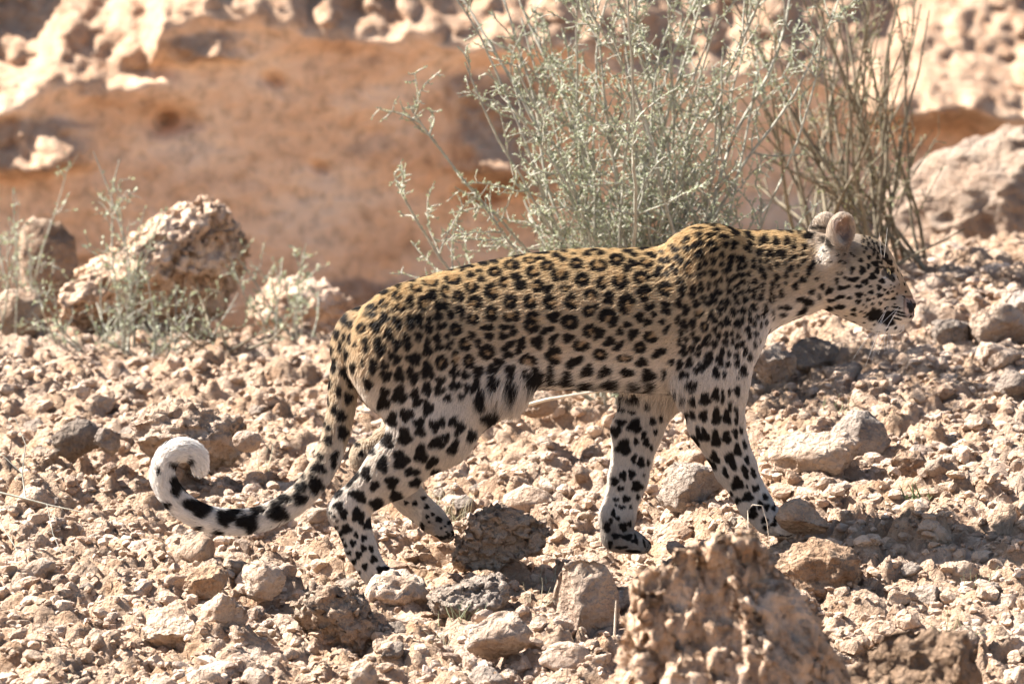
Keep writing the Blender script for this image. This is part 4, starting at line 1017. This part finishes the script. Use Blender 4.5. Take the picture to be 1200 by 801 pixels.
TRACED = face_pts(3.815, 370, 480, [  # hind legs
    (345,45,22,38),(407,25,32,30),(292,70,16,42),(324,145,28,38),(400,123,30,40),(462,62,26,24),(468,100,24,24),(530,75,25,28),(560,60,20,22),
    (612,58,22,24),(643,85,18,34,30),(685,120,14,20,20),(540,150,36,28,-10),(580,125,18,22),(610,172,20,38,30),(470,200,30,42),(520,232,18,36,50),
    (525,278,14,30,50),(380,225,36,42),(425,277,36,20),(440,325,18,30,60),(355,383,30,24),(338,325,28,28),(298,248,24,38),(227,290,22,34),
    (262,340,18,26,40),(166,305,20,42,30),(97,377,22,20),(175,380,26,20),(204,395,22,24),(270,422,30,30),(305,452,12,24,70),(104,432,22,20),
    (125,468,18,24),(186,470,26,30),(200,495,14,24),(230,515,18,26,20),(137,535,26,22,-30),(68,463,7,6),(85,478,8,7),(98,497,8,6),(96,525,10,8),
    (180,560,9,16,-20),(214,575,14,16),(168,597,14,16),(214,620,13,17,-20),(246,622,10,18,-20),(193,648,14,18),(137,607,9,12),(153,640,11,10),
    (175,676,12,14),(221,700,13,16),(258,670,16,18),(198,728,8,10),(288,715,16,16),(115,560,8,8),(125,580,8,9),
    (435,382,10,9),(406,416,11,9),(445,418,12,12),(482,397,12,10),(496,434,12,12),(524,468,9,8),(500,478,9,9),(547,488,13,12),(508,500,6,6),
    (550,572,26,11,10),(480,520,9,20,-20),(580,520,6,5),(600,500,6,5),(560,530,5,7),(610,545,6,6),(585,545,5,6),(187,160,14,9),(250,185,18,22),(205,200,14,14)]) \
 + face_pts(3.813, 690, 450, [        # forelegs
    (462,15,26,24),(520,70,24,28),(565,50,18,30),(597,60,9,32),(430,75,12,16),(468,83,14,22,-15),(395,55,8,20),(625,38,9,16),(656,32,14,24),
    (627,98,9,26),(653,120,9,26,-15),(437,145,16,26),(467,138,13,24,-15),(514,142,19,28),(570,150,20,40),(614,152,17,34,-10),(655,165,9,18),
    (676,208,8,18,-15),(497,225,12,34,-20),(484,250,12,30,-35),(526,230,14,32,-25),(569,248,20,38,-8),(614,240,19,30,-12),(652,220,12,24,-12),
    (663,298,16,30,-12),(694,275,8,22,-15),(634,340,20,42,-25),(565,325,16,30,-30),(557,358,12,34,-40),(704,340,11,20,-15),(698,392,13,34,-18),
    (612,395,11,26,-20),(732,400,10,26,-18),(665,445,26,30,-10),(707,458,6,8),(740,472,10,18,-30),(712,505,24,22),(670,520,14,16),(753,462,8,14,-20),
    (788,508,11,16,-30),(766,540,12,20),(795,550,12,16),(825,555,10,14),(787,608,18,14),(835,605,10,16),(735,575,20,28),(640,490,10,12),
    (145,75,20,22),(205,80,30,22,-10),(262,105,12,14),(150,122,20,10),(195,130,18,9),(113,143,9,18),(283,168,14,20),(318,155,9,18),(146,176,24,16),
    (124,214,24,24),(205,190,30,32),(243,228,11,20,15),(211,258,11,18),(254,262,14,22),(294,215,10,14),(157,285,30,36),(274,285,8,16),(200,335,12,22,15),
    (230,352,16,26),(262,352,7,16),(153,411,16,22),(191,404,16,22),(119,436,16,20),(142,467,16,11),(212,456,24,24),(243,408,6,8),(166,514,18,16),
    (122,518,14,8),(215,505,8,14),(147,552,16,9),(184,550,9,9),(122,542,7,6),(155,640,14,22),(110,580,10,18),(175,685,24,14),(205,700,16,10),(100,610,9,14),(130,600,12,10)]) \
 + face_pts(4.857, 940, 235, [        # face and throat
    (283,395,12,20,15),(339,397,17,22),(373,374,11,15),(413,358,20,16),(330,341,12,12),(377,324,11,12),(426,325,9,12),(405,290,9,22,10),(373,250,8,14),
    (349,294,7,8),(360,275,8,9),(290,450,30,12,-8),(243,439,12,9),(222,415,8,10),(200,412,6,12),(196,455,10,18),(220,495,24,12),(262,486,13,8),
    (318,488,20,10),(354,462,20,15),(395,432,20,18),(421,400,15,18),(450,456,16,14),(433,493,13,15),(387,520,15,11),(385,487,10,6),(319,535,20,15),
    (434,537,17,11),(267,550,13,9),(315,572,15,12),(370,562,13,9),(395,585,9,7),(438,581,11,9),(464,506,10,7),(482,523,10,9),(510,515,10,5),
    (472,560,18,6),(516,557,14,9),(212,597,28,12),(160,562,24,9),(152,510,26,15,-30),(215,545,26,10,-10),(293,615,14,9),(293,640,16,9,20),
    (155,608,20,14),(95,545,10,16),(110,490,14,16),(80,446,10,9),(50,520,14,10),(28,570,30,18),(10,612,14,16),(40,395,12,34,20),
    (540,608,26,5,8),(548,632,36,5,14),(552,650,30,5,14),(540,668,24,5,14),(510,640,10,5),(470,330,8,16,-30),(488,350,9,22,-50),(455,300,7,16,-30),(430,270,6,12,-20),
    (405,250,6,10),(345,230,6,12),(320,215,6,10),(445,350,8,10),(400,610,14,7),(360,602,6,6),(345,590,6,6),(400,555,6,5),(355,535,6,5),(500,480,5,5),(520,490,5,5),(500,500,5,4),(535,530,6,8),(525,590,6,4)])
MOUTH = face_pts(4.857, 940, 235, [(425,650,66,36,12),(480,672,48,42,0),(390,640,30,18,10),(500,640,30,14,0)])
NOSE = face_pts(4.857, 940, 235, [(622,606,26,32,0)])
EYEDARK = face_pts(4.857, 940, 235, [(503,440,30,15,35),(455,380,36,8,8),(480,410,30,30,-8),(508,392,16,16,0)])
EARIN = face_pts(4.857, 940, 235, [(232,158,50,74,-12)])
SHADEFUR = face_pts(4.857, 940, 235, [(262,275,62,56,0),(235,330,40,50,0)])  # grey-brown fur below the ear, its shade painted into the colour
CROWN = face_pts(4.857, 940, 235, [(420,262,110,50,40)])
RUFF = face_pts(4.857, 940, 235, [(125,310,52,75,-10)])  # pale ruff fur, whitened further to paint the sunlight on it
TRACED += face_pts(4.857, 940, 235, [(440,290,6,8),(470,305,7,9),(395,235,6,8),(380,215,6,7),(350,205,6,8),(420,245,6,8),(450,265,6,9),(480,320,7,10),(365,225,5,6),(330,240,5,6),(340,262,5,6),(390,270,6,7),(425,300,6,6),(455,330,6,8),(500,345,8,12,-40),(130,290,9,8),(95,350,9,8),(160,345,8,6)])
EARDK = face_pts(4.857, 940, 235, [(118,212,24,52,0),(110,48,58,17,-6),(60,95,14,45,8),(90,150,55,12,0),(150,245,16,40,-20)])

NP_ = len(LV)
FRONT = LN_[:, 1] < 0.25

def splat_view(tr, pts, nrm, edge=0.10, scale=1.0, front=0.2):
    """Coverage of side-view ellipses on points: the outer skin facing the camera's side only."""
    out = np.zeros(len(pts))
    cell = 12.0
    kx = np.floor(pts[:, 0] / cell).astype(int); kz = np.floor(-pts[:, 2] / cell).astype(int)
    key = kx * 4096 + kz
    order = np.argsort(key, kind='stable'); ks = key[order]
    for (x, y, rx, ry, rot) in tr:
        k_ = scale * (1.13 if tr is TRACED and x > 940 else 1) if tr is not BODY else 1.0 if x < 400 and y > 440 else 1.07 if x > 785 else 1.17
        rx *= k_; ry *= k_
        R = max(rx, ry) * 1.35
        ids = []
        for i in range(int((x - R) // cell), int((x + R) // cell) + 1):
            a = np.searchsorted(ks, i * 4096 + int((y - R) // cell)); b = np.searchsorted(ks, i * 4096 + int((y + R) // cell), 'right')
            ids.append(order[a:b])
        ids = np.concatenate(ids)
        if not len(ids): continue
        p = pts[ids]
        ok = nrm[ids, 1] < front
        near = (np.abs(p[:, 0] - x) < max(rx, 5)) & (np.abs(-p[:, 2] - y) < max(ry, 5))
        if not (near & ok).any(): continue
        d0 = p[near & ok, 1].min()
        a = math.radians(rot); ca, sa = math.cos(a), math.sin(a)
        u = p[:, 0] - x; v = -p[:, 2] - y
        q = np.sqrt(((u * ca + v * sa) / rx) ** 2 + ((-u * sa + v * ca) / ry) ** 2)
        wob = 0.16 * np.sin(3 * np.arctan2(v, u) + x) + 0.09 * np.sin(5 * np.arctan2(v, u) + y)
        val = 1 - sstep(1 - 2 * edge, 1 + 2 * edge, q + wob)
        val = val * ok * (p[:, 1] < d0 + 30)
        out[ids] = np.maximum(out[ids], val)
    return out

# free spots by even spacing over the skin, size and kind by region
rg = np.random.default_rng(11)
def region_spacing(V, tt):
    x = V[:, 0]; py = -V[:, 2]
    s = np.full(len(V), 25.0)
    s = np.where(tt < .12, 19.0, s)
    s = np.where(x < 585, np.interp(py, [350, 400, 520], [16.5, 18.5, 22.0]), s)
    sh = np.exp(-(((x - 850) / 62) ** 2 + ((py - 365) / 105) ** 2) * 1.2)
    s = s * (1 - sh) + 13.2 * sh
    s = np.where(x > 870, np.minimum(s, 13.8), s)
    s = np.where(x > 960, 9.5, s)
    s = np.where((py > 462) & (x > 690), 17.0, s)
    tail = (x < 425) & (py > 400) & (x < np.interp(py, [400, 480, 560, 640], [421, 414, 392, 372]))
    s = np.where(tail, np.interp(x, [190, 330, 380, 410], [26, 23, 17.5, 15]), s)
    return s, tail
SP, TAIL = region_spacing(LV, LTT)
tr_xy = np.array([(t[0], t[1], max(t[2], t[3])) for t in TRACED])
vis_n = LN_[:, 1] < 0.1
cand = rg.permutation(NP_)[:26000]
tx = np.zeros(NP_, bool)
for (x, y, r) in tr_xy:   # skin already covered by traced spots
    m = (np.abs(LV[:, 0] - x) < r + 9) & (np.abs(-LV[:, 2] - y) < r + 9) & vis_n
    if m.any():
        d0 = LV[m, 1].min()
        tx |= m & (((LV[:, 0] - x) ** 2 + (-LV[:, 2] - y) ** 2) < (r + 4.5) ** 2) & (LV[:, 1] < d0 + 32)
S = []
A = np.zeros((4000, 3)); AS = np.zeros(4000); na = 0
for i in cand:
    if tx[i] or (LN_[i, 1] < -.12 and LV[i, 0] < 975): continue
    p = LV[i]; s = SP[i]
    if na:
        d = np.sqrt(((A[:na] - p) ** 2).sum(1))
        if (d < 0.84 * 0.5 * (AS[:na] + s)).any(): continue
    A[na] = p; AS[na] = s; na += 1; S.append(i)
    if na >= 3990: break
S = np.array(S)
# even the spacing out
sub = rg.permutation(NP_)[:40000]
sub = sub[~(tx[sub] | ((LN_[sub, 1] < -.12) & (LV[sub, 0] < 975)))]
for it in range(4):
    Pn = LV[S]; Sn = SP[S]
    best = np.full(len(sub), 1e9); who = np.zeros(len(sub), int)
    for ch in range(0, len(sub), 4000):
        q = LV[sub[ch:ch + 4000]]
        d = np.sqrt(((q[:, None] - Pn[None]) ** 2).sum(2)) / Sn[None]
        who[ch:ch + 4000] = d.argmin(1)
    newS = S.copy()
    o = np.argsort(who, kind='stable'); wsort = who[o]
    st = np.searchsorted(wsort, np.arange(len(S))); en = np.searchsorted(wsort, np.arange(len(S)), 'right')
    for k in range(len(S)):
        mem = sub[o[st[k]:en[k]]]
        if len(mem) < 3: continue
        cpt = LV[mem].mean(0)
        newS[k] = mem[((LV[mem] - cpt) ** 2).sum(1).argmin()]
    S = newS

# blobs that make up each spot: centre, normal, two axes, radii ; and the tawny centres of the rosettes
BL, CT = [], []
for k, i in enumerate(S):
    p = LV[i]; n = LN_[i]; f = LFLOW[i]; c = np.cross(n, f); s = SP[i]
    x, py, t = p[0], -p[2], LTT[i]
    def blob(u, v, a, b, ang):
        ca, sa = math.cos(ang), math.sin(ang)
        BL.append((p + f * u + c * v, n, f * ca + c * sa, -f * sa + c * ca, a, b))
    if TAIL[i]:
        w = rg.uniform(.85, 1.2)
        if x > 372: blob(0, 0, s * .36 * w, s * .30, 0)
        else: blob(0, 0, s * .42 * w, s * .30 * w, rg.uniform(-.3, .3))
        continue
    if x > 960:
        blob(0, 0, s * .27 * rg.uniform(.7, 1.2), s * .2, rg.uniform(-.5, .5)); continue
    if t < .06 and x < 800:                        # along the spine: long bars
        blob(0, 0, s * .5, s * .24, 0); continue
    body = (x > 560) & (x < 800) & (t < .8)
    haunch = (x <= 560) & (py < 520)
    u = rg.random()
    if body and u < .8 or haunch and (u < .38 * (py < 470)):      # rosette: broken ring round a tawny centre
        R = s * rg.uniform(.42, .5) if body else s * .42
        m = rg.integers(3, 6) if body else rg.integers(2, 4)
        a0 = rg.uniform(0, 6.28)
        st_ = rg.uniform(1.0, 1.2)
        for j in range(m):
            th = a0 + 6.283 * (j + rg.uniform(-.22, .22)) / (m + (rg.random() < .45))
            rr = R * rg.uniform(.66, .86)
            blob(rr * math.cos(th) * st_, rr * math.sin(th), R * rg.uniform(.36, .48), R * rg.uniform(.48, .7), th)
        CT.append((p, n, f, c, R * .8 * st_, R * .8))
    elif body or haunch:
        a = rg.uniform(-.4, .4)
        blob(0, 0, s * rg.uniform(.34, .42), s * rg.uniform(.29, .36), a)
        if u > .72: blob(s * .2, s * .16 * rg.choice((-1, 1)), s * .2, s * .2, a)
    elif t >= .8 and 560 < x < 800:
        blob(0, 0, s * .38, s * .29, rg.uniform(-.2, .2))
    else:                                           # shoulder, neck, legs
        w = rg.uniform(.8, 1.15)
        blob(0, 0, s * .38 * w, s * .31 * w, rg.uniform(-.5, .5))
        if u < .28: blob(s * .24 * rg.choice((-1, 1)), s * .2, s * .24, s * .2, rg.uniform(-1, 1))
        if u > .8 and x < 890 and py < 430: CT.append((p, n, f, c, s * .5, s * .5))

def splat(bl, pts, nrm, edge):
    """Coverage of the spots' blobs on points lying on the skin."""
    out = np.zeros(len(pts))
    cell = 14.0
    K = np.floor((pts - np.array([150, -120, -710])) / cell).astype(int)
    key = (K[:, 0] * 64 + K[:, 1]) * 64 + K[:, 2]
    order = np.argsort(key, kind='stable'); ks = key[order]
    for (p, n, e1, e2, a, b) in bl:
        R = max(a, b) * 1.4
        c0 = np.floor((p - R - np.array([150, -120, -710])) / cell).astype(int)
        c1 = np.floor((p + R - np.array([150, -120, -710])) / cell).astype(int)
        ids = []
        for i in range(c0[0], c1[0] + 1):
            for j in range(c0[1], c1[1] + 1):
                k0 = (i * 64 + j) * 64
                l = np.searchsorted(ks, k0 + c0[2]); r = np.searchsorted(ks, k0 + c1[2], 'right')
                if r > l: ids.append(order[l:r])
        if not ids: continue
        ids = np.concatenate(ids)
        q = pts[ids] - p
        u = (q @ e1) / a; v = (q @ e2) / b; h = q @ n
        th = np.arctan2(v, u)
        wob = 0.13 * np.sin(3 * th + p[0]) + 0.09 * np.sin(5 * th + p[2])
        d = np.sqrt(u * u + v * v + (h / (1.6 * max(a, b))) ** 2) + wob
        val = (1 - sstep(1 - edge, 1 + edge, d)) * (nrm[ids] @ n > .1)
        out[ids] = np.maximum(out[ids], val)
    return out

GOLD = np.array([.525, .365, .185]); TAN = np.array([.56, .435, .295]); WHITE = np.array([.72, .67, .615]); PURE = np.array([.80, .77, .73])
def coat(pts, nrm, tone, tt, edge=.22):
    """Base colour of the coat at points on the skin."""
    nz = fbm(pts / 14.0, 3, 5)[:, None] - .5
    t = np.clip(tone, 0, 1)[:, None]
    c = np.where(t < .45, GOLD + (TAN - GOLD) * (t / .45), TAN + (WHITE - TAN) * ((t - .45) / .55))
    x, py = pts[:, 0], -pts[:, 2]
    tailw = ((x < 345) & (py > 480))
    tl = (x < 400) & (py > 420) & (x < np.interp(py, [400, 480, 560, 640], [421, 414, 392, 372]))
    under = sstep(-.3, .6, -nrm[:, 2] * .8 + nrm[:, 0] * .3)
    c = np.where(tl[:, None], c + (PURE - c) * np.clip(under * .7 + sstep(360, 230, x) * .7, 0, 1)[:, None], c)
    # pale throat, chin, inner thigh
    chin = np.exp(-(((x - 1036) / 24) ** 2 + ((py - 385) / 10) ** 2))
    c = c + (PURE - c) * np.clip(chin, 0, 1)[:, None]
    c = c * (1 + .28 * nz)
    ctr = splat(CT, pts, nrm, .35)[:, None]
    ctr = np.maximum(ctr, splat_view(CENTRES, pts, nrm, .2)[:, None])
    c = c + (np.array([.34, .20, .085]) - c) * ctr * .7
    bridge = np.exp(-(((x - 1056) / 12) ** 2 + ((py - 338) / 16) ** 2))[:, None] * .55
    c = c + (np.array([.33, .22, .15]) - c) * bridge
    bare = ((x > 1058) & (py > 346) & (py < 372))[:, None] * 1.0
    c = c + (np.array([.24, .15, .11]) - c) * bare * .85
    # greyer crown, pale lids and lips
    crown = (sstep(318, 292, py) * (x > 1000))[:, None]
    c = c * (1 - .22 * crown)
    lid = np.exp(-(((x - 1040) / 10) ** 2 + ((py - 330) / 5) ** 2)) + np.exp(-(((x - 1050) / 14) ** 2 + ((py - 371) / 9) ** 2))
    c = c + (PURE - c) * np.clip(lid, 0, 1)[:, None] * .6
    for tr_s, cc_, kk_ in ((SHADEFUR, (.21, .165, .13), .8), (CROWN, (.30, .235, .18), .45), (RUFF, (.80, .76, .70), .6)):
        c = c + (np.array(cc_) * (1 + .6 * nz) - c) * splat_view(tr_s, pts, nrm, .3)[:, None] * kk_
    # far paws toned down to a darker grey-brown
    farpaws = (sstep(600, 622, py) * (x > 690) * (x < 775) + sstep(588, 618, py) * (x > 495) * (x < 560) * (py < 650))[:, None]
    c = c + (np.array([.25, .20, .16]) * (1 + nz) - c) * np.clip(farpaws, 0, 1) * .72
    # ears: flesh-coloured hollow with its shade painted in, dark pouch and black-edged back
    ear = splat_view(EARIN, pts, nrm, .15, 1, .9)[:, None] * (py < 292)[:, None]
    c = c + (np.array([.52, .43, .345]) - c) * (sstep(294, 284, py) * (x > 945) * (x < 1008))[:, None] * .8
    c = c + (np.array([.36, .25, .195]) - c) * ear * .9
    dk = np.maximum(splat(BL, pts, nrm, edge), splat_view(TRACED, pts, nrm, edge * .5, 1.06))
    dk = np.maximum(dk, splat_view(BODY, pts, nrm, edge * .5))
    dk = np.maximum(dk, splat_view(MOUTH, pts, nrm, .08)); dk = np.maximum(dk, splat_view(NOSE, pts, nrm, .1, 1, 2))
    dk = np.maximum(dk, .9 * splat_view(EYEDARK, pts, nrm, .12))
    dk = dk * (1 - sstep(294, 288, py) * (x > 955) * (x < 1008))
    dk = np.maximum(dk, .88 * splat_view(EARDK, pts, nrm, .2))
    tip = np.exp(-(((x - 230) / 9) ** 2 + ((py - 548) / 8) ** 2)) * (nrm[:, 0] < .5)
    black = np.array([.016, .012, .010]) + .012 * np.clip(nz, 0, 1)
    return c + (black - c) * dk[:, None]

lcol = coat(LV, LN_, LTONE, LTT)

def lw(p):
    """Leopard frame to world."""
    return P(p[:, 0], -p[:, 2], p[:, 1] / PPM)

m = N('leopard_skin')
ca = m.attr('coat')
b = m.n('BsdfPrincipled', Roughness=.7); m.set(b.inputs['Base Color'], ca.outputs['Color'])
b.inputs['Specular IOR Level'].default_value = .08
M_SKIN = m.surf(b.outputs[0])

m = N('leopard_fur')
ca = m.attr('coat')
d = m.n('BsdfDiffuse'); m.set(d.inputs['Color'], ca.outputs['Color'])
tr_ = m.n('BsdfTranslucent'); m.set(tr_.inputs['Color'], ca.outputs['Color'])
g = m.n('BsdfGlossy', Roughness=.45); g.inputs['Color'].default_value = (.9, .9, .9, 1)
mx = m.n('MixShader'); mx.inputs[0].default_value = .30; m.t.links.new(d.outputs[0], mx.inputs[1]); m.t.links.new(tr_.outputs[0], mx.inputs[2])
mx2 = m.n('MixShader'); mx2.inputs[0].default_value = .012; m.t.links.new(mx.outputs[0], mx2.inputs[1]); m.t.links.new(g.outputs[0], mx2.inputs[2])
M_FUR = m.surf(mx2.outputs[0])

leo = empty('leopard', tuple(P(650, 660, 0)))
tag(leo, 'spotted leopard walking over the stony slope with curled white-tipped tail', 'leopard')
body = mesh_np('body', lw(LV), LF, M_SKIN, leo, True, {'coat': lcol})

def hair_object(name, pts, rad, cols, parent, mat, k):
    """Hair curves: pts (n,k,3) world, rad (n,k), cols (n,3)."""
    n = len(pts)
    hc = bpy.data.hair_curves.new(name)
    hc.add_curves([k] * n)
    hc.points.foreach_set('position', np.ascontiguousarray(pts, np.float32).ravel())
    hc.points.foreach_set('radius', np.ascontiguousarray(rad, np.float32).ravel())
    if cols.ndim == 2: cols = np.repeat(cols[:, None], k, 1)
    at = hc.attributes.new('coat', 'FLOAT_COLOR', 'POINT')
    at.data.foreach_set('color', np.concatenate([cols.reshape(-1, 3), np.ones((n * k, 1))], 1).astype(np.float32).ravel())
    hc.materials.append(mat)
    o = bpy.data.objects.new(name, hc); COL.objects.link(o)
    o.parent = parent; o.matrix_parent_inverse = Matrix.Translation(-parent.location)
    return o

def grow(nh):
    tri = np.concatenate([LF[:, [0, 1, 2]], LF[:, [0, 2, 3]]])
    a, b_, c = LV[tri[:, 0]], LV[tri[:, 1]], LV[tri[:, 2]]
    area = np.linalg.norm(np.cross(b_ - a, c - a), axis=1)
    ln = LLEN[tri].mean(1)
    cenx = a[:, 0]
    wgt = area * (1 + 2.0 * sstep(965, 1000, cenx)) * np.clip(9 / ln, .7, 1.8)
    wgt = wgt * np.where(LN_[tri[:, 0], 1] > .55, .45, 1.0)       # fewer on the far flank
    ti = rg.choice(len(tri), nh, p=wgt / wgt.sum())
    r1 = np.sqrt(rg.random(nh)); r2 = rg.random(nh)
    w = np.stack([1 - r1, r1 * (1 - r2), r1 * r2], 1)
    it = lambda A_: (A_[tri[ti]] * (w[..., None] if A_.ndim == 2 else w)).sum(1)
    p = it(LV); n = it(LN_); f = it(LFLOW); L = it(LLEN); t = it(LTONE); tt = it(LTT)
    n /= np.linalg.norm(n, axis=1, keepdims=True)
    L = L * rg.uniform(.65, 1.15, nh)
    # bare: nose, mouth lining, eyes, ear hollow kept short
    x, py = p[:, 0], -p[:, 2]
    eye = ((x - 1038) ** 2 + (py - 320) ** 2 < 44) & (np.abs(p[:, 1]) > 6)
    nose = (x > 1061) & (py > 349) & (py < 368)
    inear = splat_view(EARIN, p, n, .1, .92, .9) * (py < 290) > .5
    keep = ~(eye | nose | (inear & (rg.random(nh) < .88)))
    p, n, f, L, t, tt, x, py = (q[keep] for q in (p, n, f, L, t, tt, x, py))
    k = len(p)
    clump = np.stack([fbm(p / 16.0, 2, 40 + 9 * j) - .5 for j in range(3)], 1) * 1.0
    tailm = (x < 400) & (py > 420) & (x < np.interp(py, [400, 480, 560, 640], [421, 414, 392, 372]))
    rnd = rg.normal(0, 1, (k, 3)) * np.where(tailm, .28, .15)[:, None]
    d = f + clump * .55 + rnd
    lift = .34 + .12 * rg.random((k, 1)) + .10 * tailm[:, None]
    d = d - (d * n).sum(1, keepdims=True) * n
    d /= np.linalg.norm(d, axis=1, keepdims=True)
    p0 = p - n * .6
    p1 = p + (d * .5 + n * (lift + .08)) * L[:, None] * .5
    p2 = p + (d * 1.0 + n * lift * .8) * L[:, None] + np.array([0, 0, -.06]) * L[:, None]
    pts = np.stack([p0, p1, p2], 1)
    wp = lw(pts.reshape(-1, 3)).reshape(-1, 3, 3)
    base = np.interp(L, [2, 5, 10, 16], [.00045, .00055, .00068, .0007])
    rad = base[:, None] * np.array([1, .85, .25])
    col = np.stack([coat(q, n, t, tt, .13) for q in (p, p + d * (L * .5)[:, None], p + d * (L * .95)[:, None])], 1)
    col = col * rg.uniform(.8, 1.15, (k, 1, 1))
    return wp, rad, col
wp, rad, col = grow(NHAIR)
fur = hair_object('fur', wp, rad, col, leo, M_FUR, 3)
tag(fur, kind='stuff')
# ---- eyes, nose, whiskers
def sphere_mesh(nu=20, nv=12):
    v, f = [], []
    for j in range(nv + 1):
        th = math.pi * j / nv
        for i in range(nu):
            ph = 2 * math.pi * i / nu
            v.append((math.sin(th) * math.cos(ph), math.sin(th) * math.sin(ph), math.cos(th)))
    for j in range(nv):
        for i in range(nu):
            f.append((j * nu + i, (j + 1) * nu + i, (j + 1) * nu + (i + 1) % nu, j * nu + (i + 1) % nu))
    return np.array(v, float), np.array(f)
m = N('leopard_eye')
tc = m.n('TexCoord')
sx = m.n('SeparateXYZ'); m.t.links.new(tc.outputs['Object'], sx.inputs[0])
r_ = m.math('SQRT', m.math('ADD', m.math('MULTIPLY', sx.outputs[0], sx.outputs[0]), m.math('MULTIPLY', sx.outputs[1], sx.outputs[1])))
cr = m.ramp(r_, [(0.0, (.006, .005, .004)), (.22, (.006, .005, .004)), (.30, (.55, .38, .13)), (.76, (.44, .31, .11)), (.84, (.015, .012, .01)), (.95, (.02, .015, .012))])
b = m.n('BsdfPrincipled', Roughness=.3); m.set(b.inputs['Base Color'], cr)
M_EYE = m.surf(b.outputs[0])
sv, sf = sphere_mesh()
_hy = math.radians(20)
for s in (-1, 1):
    c = np.array([(1026.0 - 985) * 1.10, 26.5 * s, (-320.0 + 320) * 1.03])
    c = np.array([c[0] * math.cos(_hy) - c[1] * math.sin(_hy) + 985, c[0] * math.sin(_hy) + c[1] * math.cos(_hy), c[2] - 320])
    e = mesh_np('eye', sv, sf, M_EYE)
    wc = lw(c[None])[0]
    q = Vector((.42, .90 * s, .06))
    q = Vector((q.x * math.cos(_hy) - q.y * math.sin(_hy), q.x * math.sin(_hy) + q.y * math.cos(_hy), q.z))
    e.parent = leo
    e.matrix_world = Matrix.Translation(Vector(wc)) @ q.to_track_quat('Z', 'Y').to_matrix().to_4x4() @ Matrix.Scale(7.4 / PPM, 4)
    e.matrix_parent_inverse = Matrix.Translation(-Vector(leo.location))

m = N('whisker_hair')
d = m.n('BsdfPrincipled', Roughness=.4); d.inputs['Base Color'].default_value = (.86, .83, .78, 1)
M_WHISK = m.surf(d.outputs[0])
wl = []
def whisk(x, py, s, dx, dpy, dd, L, bend):
    a = np.array([x, s * 1.0, -py]); t = np.linspace(0, 1, 7)[:, None]
    d = np.array([dx, dd, -dpy], float); d /= np.linalg.norm(d)
    wl.append(a + d * L * t + np.array([0, 0, -1.0]) * bend * t ** 2)
wr = np.random.default_rng(3)
for s in (-1, 1):
    for r in range(3):
        for cidx in range(2):
            x = 1053 - 13 * cidx - 2 * r; py = 360 + 4.2 * r
            whisk(x, py, s * (17 + 2 * cidx), wr.uniform(-.75, -.25), wr.uniform(.5, 1.1), s * wr.uniform(.3, .8), wr.uniform(38, 78), wr.uniform(2, 16))
    whisk(1036, 302, s * 19, .12, -1, s * .2, 34, -2); whisk(1033, 302, s * 19, -.1, -1, s * .2, 28, -2)
    for _ in range(4): whisk(wr.uniform(1028, 1048), 387, s * wr.uniform(2, 10), wr.uniform(-.4, .3), 1, s * .25, wr.uniform(14, 30), 1)
wl = np.array(wl); nW = len(wl)
wp_ = lw(wl.reshape(-1, 3)).reshape(nW, 7, 3)
hair_object('whiskers', wp_, np.tile(np.linspace(.0003, .00012, 7), (nW, 1)), np.ones((nW, 3)), leo, M_WHISK, 7)
